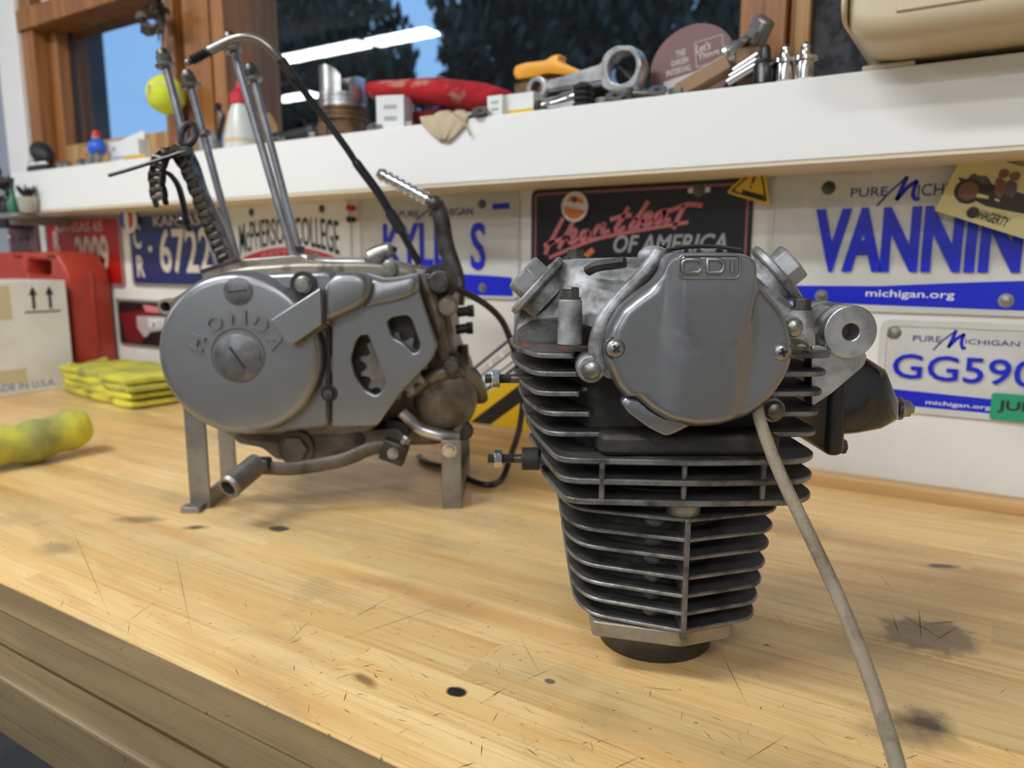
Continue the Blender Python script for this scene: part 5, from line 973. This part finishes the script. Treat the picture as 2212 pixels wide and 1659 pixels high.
# boxes
def sbox(u0, v0, u1, v1, Y, dep, label, name, rot=0, pr=True):
    P = onY((u0 + u1) / 2, v1, Y); A, B = onY(u0, v0, Y), onY(u1, v1, Y); w = B.x - A.x; h = max(A.z - LZ, .012); t = thing(name, label, 'box', (P.x, Y, LZ), rot, 'small cartons on the ledge'); MB().bx(-w / 2, 0, 0, w / 2, dep, h).build('carton', m_white2, t, bevel=.0008)
    if pr:
        for k in range(2): b = MB(); b.prism(rect(-w * .22, h * (.62 - k * .32), w * .24, h * (.74 - k * .32)), WF(), 0, .0004); b.build('print_line', m_grey, t, smooth=0)
    return t, w, h
sbox(818, 209, 868, 262, -.085, .045, 'white carton leaning below the left end of the red knit cloth', 'parts_box', .35)
sbox(1052, 208, 1085, 243, -.095, .03, 'narrow white carton below the right end of the red knit cloth', 'parts_box')
t, w, h = sbox(1092, 205, 1152, 242, -.085, .035, 'white carton with a yellow foot stripe below the small end of the rod', 'parts_box', 0, False); MB().bx(-w / 2 - .0003, -.0006, 0, w / 2 + .0003, .0, h * .3).build('yellow_stripe', m_yel, t, smooth=0)
# red knit cloth
t, q, q3 = led('knit_cloth', 'bundled red knit cloth lying along the ledge', 'cloth', 955, -.035, 215)
top = [(806, 205), (815, 180), (850, 174), (900, 171), (950, 169), (1000, 174), (1050, 180), (1090, 192), (1118, 208)]; bot = [(806, 212), (815, 218), (850, 222), (900, 226), (950, 230), (1000, 236), (1050, 242), (1090, 232), (1118, 214)]
b = MB(); rg = []
for i, (a, c) in enumerate(zip(catmull([(*p, 0) for p in top], 4), catmull([(*p, 0) for p in bot], 4))):
    A, B = q(a.x, a.y), q(c.x, c.y); cz_, hz_ = (A[1] + B[1]) / 2, max((A[1] - B[1]) / 2, .002); w = .030 * min(1, math.sin(PI * (i + .6) / 33.2) * 2.2)
    rg.append([V((A[0], math.cos(2 * PI * k / 14) * w * (1 + .12 * math.sin(i * .7 + k)), cz_ + math.sin(2 * PI * k / 14) * hz_)) for k in range(14)])
b.loft(rg); b.build('bundle', m_redk, t, smooth=80); MB().bx(-.10, -.01, .0, .06, .022, .034).build('bundle_core', mk('dark_red_knit', srgb(96, 10, 14), .95), t, bevel=.008)
# beige cloth draped over the edge
t = thing('rag', 'small beige rag drooping over the front edge of the ledge', 'rag', (onY(955, 265, -.108).x, -.100, LZ)); b = MB()
rows = [(.022, .004, .018), (.008, .010, .030), (-.0085, .006, .040), (-.0105, -.006, .034), (-.0110, -.018, .018), (-.0112, -.025, .006)]; n = 12; vs = []
for (y, z, w) in rows:
    for i in range(n + 1): s_ = 2 * i / n - 1; vs.append((s_ * w + .004, y - .0012 * math.cos(i * 1.5), z + .003 * math.cos(i * 1.3) + (0 if z < 0 else .004 * (1 - s_ * s_))))
b.add(vs, [(r * (n + 1) + i, r * (n + 1) + i + 1, (r + 1) * (n + 1) + i + 1, (r + 1) * (n + 1) + i) for r in range(len(rows) - 1) for i in range(n)]); o = b.build('sheet', m_beigec, t, smooth=80); o.modifiers.new('thick', 'SOLIDIFY').thickness = .0012
MB().tube(catmull([(.02, -.010, .009), (.034, -.0125, .0), (.043, -.0125, -.012), (.048, -.0125, -.022)], 5), .0014, n=6).build('frayed_cord', m_beigec, t)
# connecting rod
t, q, q3 = led('connecting_rod', 'forged connecting rod lying on edge with its big end to the right', 'connecting rod', 1260, -.055, 180)
s_, g = q(1165, 193), q(1350, 150); s_ = (s_[0], max(s_[1], .019)); g = (g[0], max(g[1], .029)); 
cplate('small_end', [circ(*s_, .0145, 32), circ(*s_, .0082, 24)], WF(0, .002, 0), -.010, .010, m_alubrt, t, bev=.001); cplate('big_end', [rnd([(g[0] - .026, g[1] - .02), (g[0] - .008, g[1] - .027), (g[0] + .017, g[1] - .024), (g[0] + .0265, g[1]), (g[0] + .017, g[1] + .022), (g[0] - .010, g[1] + .026), (g[0] - .026, g[1] + .016)], .008), circ(*g, .0185, 32)], WF(0, .002, 0), -.013, .013, m_alubrt, t, bev=.0015)
d = V((g[0] - s_[0], 0, g[1] - s_[1])); L = d.length; d.normalize(); p_ = V((-d.z, 0, d.x)); b = MB(); A = V((s_[0], .002, s_[1])) + d * .013; B = V((g[0], .002, g[1])) - d * .022
for w0, w1, y in ((.007, .012, .006), (.0045, .0085, .0085)): b.loft([[A + p_ * (w0 * i) + V((0, y * j, 0)) for i, j in ((-1, -1), (1, -1), (1, 1), (-1, 1))], [B + p_ * (w1 * i) + V((0, y * j, 0)) for i, j in ((-1, -1), (1, -1), (1, 1), (-1, 1))]]); y = .004
b.build('beam', m_alubrt, t, bevel=.001)
b = MB(); b.cyl(P3(WF(), g[0] - .024, g[1] + .014, -.012), P3(WF(), g[0] + .03, g[1] - .032, -.014), .0026, n=8); b.build('rod_bolt', m_boltdk, t)
t, q, q3 = led('socket', 'short chrome socket lying in front of the rod beam', 'socket', 1214, -.085, 200); MB().lathe([(.006, -.024), (.0085, -.024), (.0085, .0), (.010, .004), (.010, .022), (.007, .022)], (0, 0, .0105), (1, 0, .12), 24).build('barrel', m_chrome, t)
t, q, q3 = led('rubber_boot', 'black ribbed rubber boot standing in front of the rod', 'boot', 1260, -.088, 200); pr = []
for i in range(4): pr += [(.0095, i * .0065), (.0125, i * .0065 + .0028), (.0125, i * .0065 + .0042)]
MB().lathe(pr + [(.009, .027), (.006, .029)], (0, 0, 0), (0, 0, 1), 24).build('bellows', m_blackrub, t)
# orange fish
t, q, q3 = led('plastic_fish', 'orange plastic fish lying on top of the clutter behind the rod', 'toy', 1200, -.02, 150)
F_ = [(1113, 160), (1118, 145), (1140, 138), (1185, 133), (1200, 122), (1218, 119), (1214, 134), (1240, 146), (1262, 155), (1272, 158), (1262, 166), (1235, 166), (1190, 162), (1150, 172), (1120, 175)]
b = MB(); b.dome(rnd([q(*p) for p in F_], .004), fr0, -.008, .010, .005, 3); b.build('body', m_orange, t, smooth=60); b = MB(); b.dome(rnd([q(*p) for p in ((1280, 156), (1300, 138), (1312, 127), (1308, 140), (1295, 158), (1282, 166))], .003), fr0, -.004, .005, .003, 2); b.build('tail', m_orange, t, smooth=60)
b = MB(); b.tube([V((*[0], )) if 0 else V((q(1258, 160)[0], 0, q(1258, 160)[1])), V((q(1284, 158)[0], 0, q(1284, 158)[1]))], .004, n=8); b.build('tail_stem', m_orange, t)
MB().bx(q(1120, 172)[0], -.012, 0, q(1262, 166)[0], .022, q(1190, 170)[1] - .002).build('tray', m_ptan, t, bevel=.002)
# brown round sign
t, q, q3 = led('round_sign', 'brown round sign with white lettering leaning on the window post', 'sign', 1500, -.012, 150); c = q(1496, 135); m_brn = mk('brown_sign', srgb(104, 64, 58), .5)
ce = (c[0], .0485); fs_ = (V((ce[0], -.004, ce[1])), V((.97, 0, .14)), V((-.14, .12, .97)).normalized(), V((0, -1, .12)).normalized())
cplate('disc', [[(math.cos(2 * PI * i / 56) * .053, math.sin(2 * PI * i / 56) * .0485) for i in range(56)]], fs_, -.003, 0, m_brn, t)
m_wpr = mk('faded_white', srgb(196, 184, 180), .6)
for s2, w, h, cx, cy in (('THIS', .012, .008, -.012, .019), ('GARDEN', .022, .007, -.014, .009), ('INTERVAL', .032, .007, -.016, -.001), ("Let's", .018, .010, .016, .018), ('Things', .026, .009, .022, .007)): text(s2, fs_, w, h, m_wpr, t, cx=cx, cy=cy, z=.0001, d=.0004, bold=.02, shear=.1)
b = MB(); b.prism([(-.036, -.010), (.004, -.008), (.004, -.028), (-.034, -.032)], fs_, 0, .0005); b.build('printed_panel', m_wpr, t, smooth=0); cplate('printed_box', [rect(.006, -.004, .040, .026), rect(.0068, -.0032, .0392, .0252)], fs_, 0, .0005, m_wpr, t)
b = MB(); b.prism(rnd([(-.03, -.026), (-.018, -.018), (-.004, -.014), (-.002, -.018), (-.014, -.026)], .002), fs_, 0, .0008); b.build('printed_flourish', m_brn, t, smooth=0)
# matchbox
t, q, q3 = led('matchbox', 'old matchbox tilted against the round sign', 'matchbox', 1515, -.065, 180); b = MB(); ax = (V((.9, .1, .42)).normalized(), V((-.1, 1, 0)).normalized(), V((-.42, 0, .9)).normalized())
b.box((.004, 0, .021), (.060, .030, .015), ax); b.build('sleeve', mk('matchbox_side', srgb(150, 118, 90), .7), t, bevel=.0006); b = MB(); b.box(V((.004, 0, .021)) + ax[2] * .0078, (.058, .029, .0006), ax); b.build('label', mk('matchbox_label', srgb(175, 205, 195), .6, c2=srgb(220, 200, 120), scale=40), t, smooth=0)
b = MB(); b.box(V((.004, 0, .021)) - ax[0] * .0305, (.0015, .027, .012), ax); b.build('drawer', mk('matchbox_drawer', srgb(178, 140, 70), .7), t, smooth=0)
# chrome lever assembly
t, q, q3 = led('rocker_arm', 'chrome rocker arm assembly leaning on the window post', 'engine part', 1615, -.05, 120)
A, B = q3(1585, 118), q3(1640, 55); d = (B - A).normalized(); MB().tube(catmull([A, A + d * .012 + V((.004, 0, .004)), B - d * .01, B], 4), [.011] * 5 + [.009] * 4 + [.007] * 4, n=12, flat=.6).build('arm', m_chrome, t)
MB().torus(q3(1586, 116), (.3, -1, .1), .0098, .0045).build('eye', m_chrome, t); MB().box(q3(1640, 68), (.016, .022, .030), basis((.5, -.3, .8))).build('pad', m_steel, t, bevel=.004)
MB().cyl(q3(1590, 122), q3(1600, 160), .008, n=16).build('post', m_alubrt, t); MB().cyl(q3(1624, 70, -.012), q3(1624, 70, -.020), .005, n=12).build('pin', m_chrome, t); MB().bx(-.012, -.012, .014, .018, .016, .05).build('block', m_ptan, t, bevel=.004)
for k in range(3): MB().tube([q3(1572 + k * 6, 178 - k * 12, -.02), q3(1632 + k * 3, 142 - k * 12, -.02)], .0042, n=10).build('rod', m_chrome, t)
t, q, q3 = led('plug_cap', 'black spark plug cap standing at the right end of the clutter', 'cap', 1651, -.092, 170); MB().lathe([(.0105, 0), (.0115, .003), (.0115, .020), (.009, .024), (.0055, .026), (.005, .036), (.003, .040)], (0, 0, 0), (0, 0, 1), 20).build('body', m_blackpl, t); MB().cyl((0, -.0112, .002), (0, -.0118, .016), .0022, n=8).build('painted_highlight', m_grey, t)  # grey strip on the black cap is a painted highlight
for u, lb in ((1694, 'chrome lug fitting nearest the black plug cap'), (1737, 'chrome lug fitting nearest the beige case')):
    t, q, q3 = led('lug_fitting', lb, 'fitting', u, -.094, 165, 'pair of chrome lug fittings'); MB().lathe([(.0085, .0), (.0095, .002), (.0085, .014), (.0085, .018), (.0125, .019), (.0125, .0225), (.006, .0235), (.0045, .028), (.0045, .034), (.002, .037), (.0003, .0375)], (0, 0, 0), (0, 0, 1), 24).build('body', m_chrome, t, smooth=30)
# loose hardware along the front of the ledge
random.seed(2)
for u, k, lb in [(812, 'washer', 'steel washer leaning at the left end of the red knit cloth'), (885, 'nut', 'steel nut right of the larger white carton'), (1012, 'bolt', 'dark bolt right of the drooping beige rag'), (1040, 'washer', 'steel washer left of the narrow white carton'), (1185, 'bolt', 'dark bolt lying under the chrome socket'),
                 (1300, 'nut', 'steel nut right of the ribbed rubber boot'), (1330, 'washer', 'steel washer under the big end of the rod'), (1385, 'bolt', 'dark bolt between the big end and the round sign'), (1420, 'washer', 'steel washer under the left rim of the round sign'), (1458, 'nut', 'steel nut touching the left end of the matchbox'), (600, 'bolt', 'dark bolt in front of the black tool handle'), (675, 'nut', 'steel nut left of the brown piston')]:
    b = MB(); Y = random.uniform(-.102, -.088)
    if k == 'washer': b.lathe([(.004, .010), (.011, .010), (.011, .012), (.004, .012), (.004, .010)], (0, 0, 0), (.2, -.7, 1), 18, cap=False); zm = min(p[2] for p in b.v); b.v = [(x, y, z - zm) for x, y, z in b.v]
    if k == 'nut': b.lathe([(.004, 0), (.008, 0), (.008, .008), (.004, .008), (.004, 0)], (0, 0, 0), (0, 0, 1), 6, cap=False)
    if k == 'bolt': b.cyl((-.012, 0, .007), (.012, .004, .0045), .0045, n=10); b.cyl((-.018, -.001, .0075), (-.011, 0, .0075), .0075, n=6)
    o = b.build({'washer': 'washer', 'nut': 'hex_nut', 'bolt': 'bolt'}[k], {'washer': m_steel, 'nut': m_bolt, 'bolt': m_boltdk}[k], None, smooth=25)
    tag(at(o, (onY(u, 250, Y).x, Y, LZ)), lb, k, 'loose hardware on the ledge')
# beige case on the right
P = onY(1826, 70, -.185); t = thing('beige_case', 'beige ribbed plastic case standing on feet at the right end of the ledge', 'case', (P.x + .25, -.04, LZ))
b = MB(); sec = rnd([(-.140, .0060), (.035, .0060), (.035, .21), (-.125, .21), (-.148, .17), (-.152, .018)], [.008, .01, .01, .02, .03, .008], 6); zc = .12
b.loft([[V((x, .0 + y * ky, zc + (z - zc) * kz)) for y, z in sec] for x, ky, kz in ((-.246, .86, .72), (-.249, .90, .80), (-.248, .95, .87), (-.243, .98, .93), (-.232, 1, .98), (-.215, 1, 1), (.25, 1, 1), (.26, .95, .95))]); b.build('shell', m_beige, t, smooth=50)
b = MB(); b.loft([[V((x, y * 1.012, zc + (z - zc) * kz)) for y, z in sec] for x, kz in ((-.2535, .84), (-.2500, .84))]); b.build('lid_flange', m_beige, t, bevel=.001)
for z in (.030, .056): MB().bx(-.215 + z * .15, -.1540, z - .005, .25, -.1480, z + .004).build('rib', m_beige, t, bevel=.0012)
for u0, u1 in ((1862, 1976),):
    A, B = onY(u0, 150, -.106).x - (P.x + .25), onY(u1, 140, -.106).x - (P.x + .25)
    MB().bx(A, -.066, 0, B, -.01, .0045).build('foot', m_beige, t, bevel=.001); MB().bx(A + .004, -.060, .0045, B - .002, -.02, .0065).build('foot_block', m_grey, t, bevel=.001)
MB().bx(.18, -.066, 0, .22, -.01, .0065).build('foot', m_beige, t, bevel=.001)
# far left: bench tool, bottle and pot
t = thing('parts_rack', 'dark rack of greasy parts at the left edge of the picture', 'rack', (onY(8, 400, -.06).x - .02, -.04, .33)); random.seed(8)
MB().bx(-.05, -.03, 0, .03, .03, .06).build('tray', m_blackpl, t, bevel=.004)
for k in range(14): MB().ball((random.uniform(-.04, .025), random.uniform(-.03, .02), random.uniform(.06, .13)), random.uniform(.008, .016), 9, 6).build('part', random.choice([m_darkst, m_blackpl, m_boltdk]), t)
MB().bx(-.05, .02, .0, .03, .04, .1).build('back_plate', m_darkst, t)
P = onY(62, 455, -.125); t = thing('plant_pot', 'small pale pot with a black spiky top clipped to the end of the ledge', 'pot', (P.x, -.125, .3525)); MB().lathe([(.012, 0), (.016, .004), (.020, .030), (.018, .031), (.0005, .028)], (0, 0, 0), (0, 0, 1), 20).build('pot', mk('pot', srgb(178, 172, 158), .5), t)
for k in range(14): a = k * 2.4; MB().tube([(0, 0, .028), (math.cos(a) * .012, math.sin(a) * .012, .042), (math.cos(a) * .019, math.sin(a) * .019, .046 + .004 * (k % 3))], [.004, .0035, .001], n=6).build('spike', m_blackpl, t)
P = onY(30, 455, -.125); t = thing('bottle', 'small dark green bottle at the left end of the ledge', 'bottle', (P.x, -.125, .3525)); MB().lathe([(.010, 0), (.012, .002), (.012, .026), (.005, .036), (.005, .05), (.0003, .051)], (0, 0, 0), (0, 0, 1), 18).build('glass', m_grn, t); MB().cyl((.002, 0, .05), (.008, 0, .072), .0035, n=8).build('nozzle', m_darkst, t)
t = thing('clip_shelf', 'narrow steel shelf holding the green bottle and the pale pot', 'shelf', (onY(45, 455, -.125).x, -.125, .344)); MB().bx(-.09, -.022, 0, .026, .0175, .0085).build('plate', m_rim, t, bevel=.001); MB().bx(-.09, .0175, -.012, -.05, .125, .0085).build('bracket', m_rim, t)
bpy.context.view_layer.update()
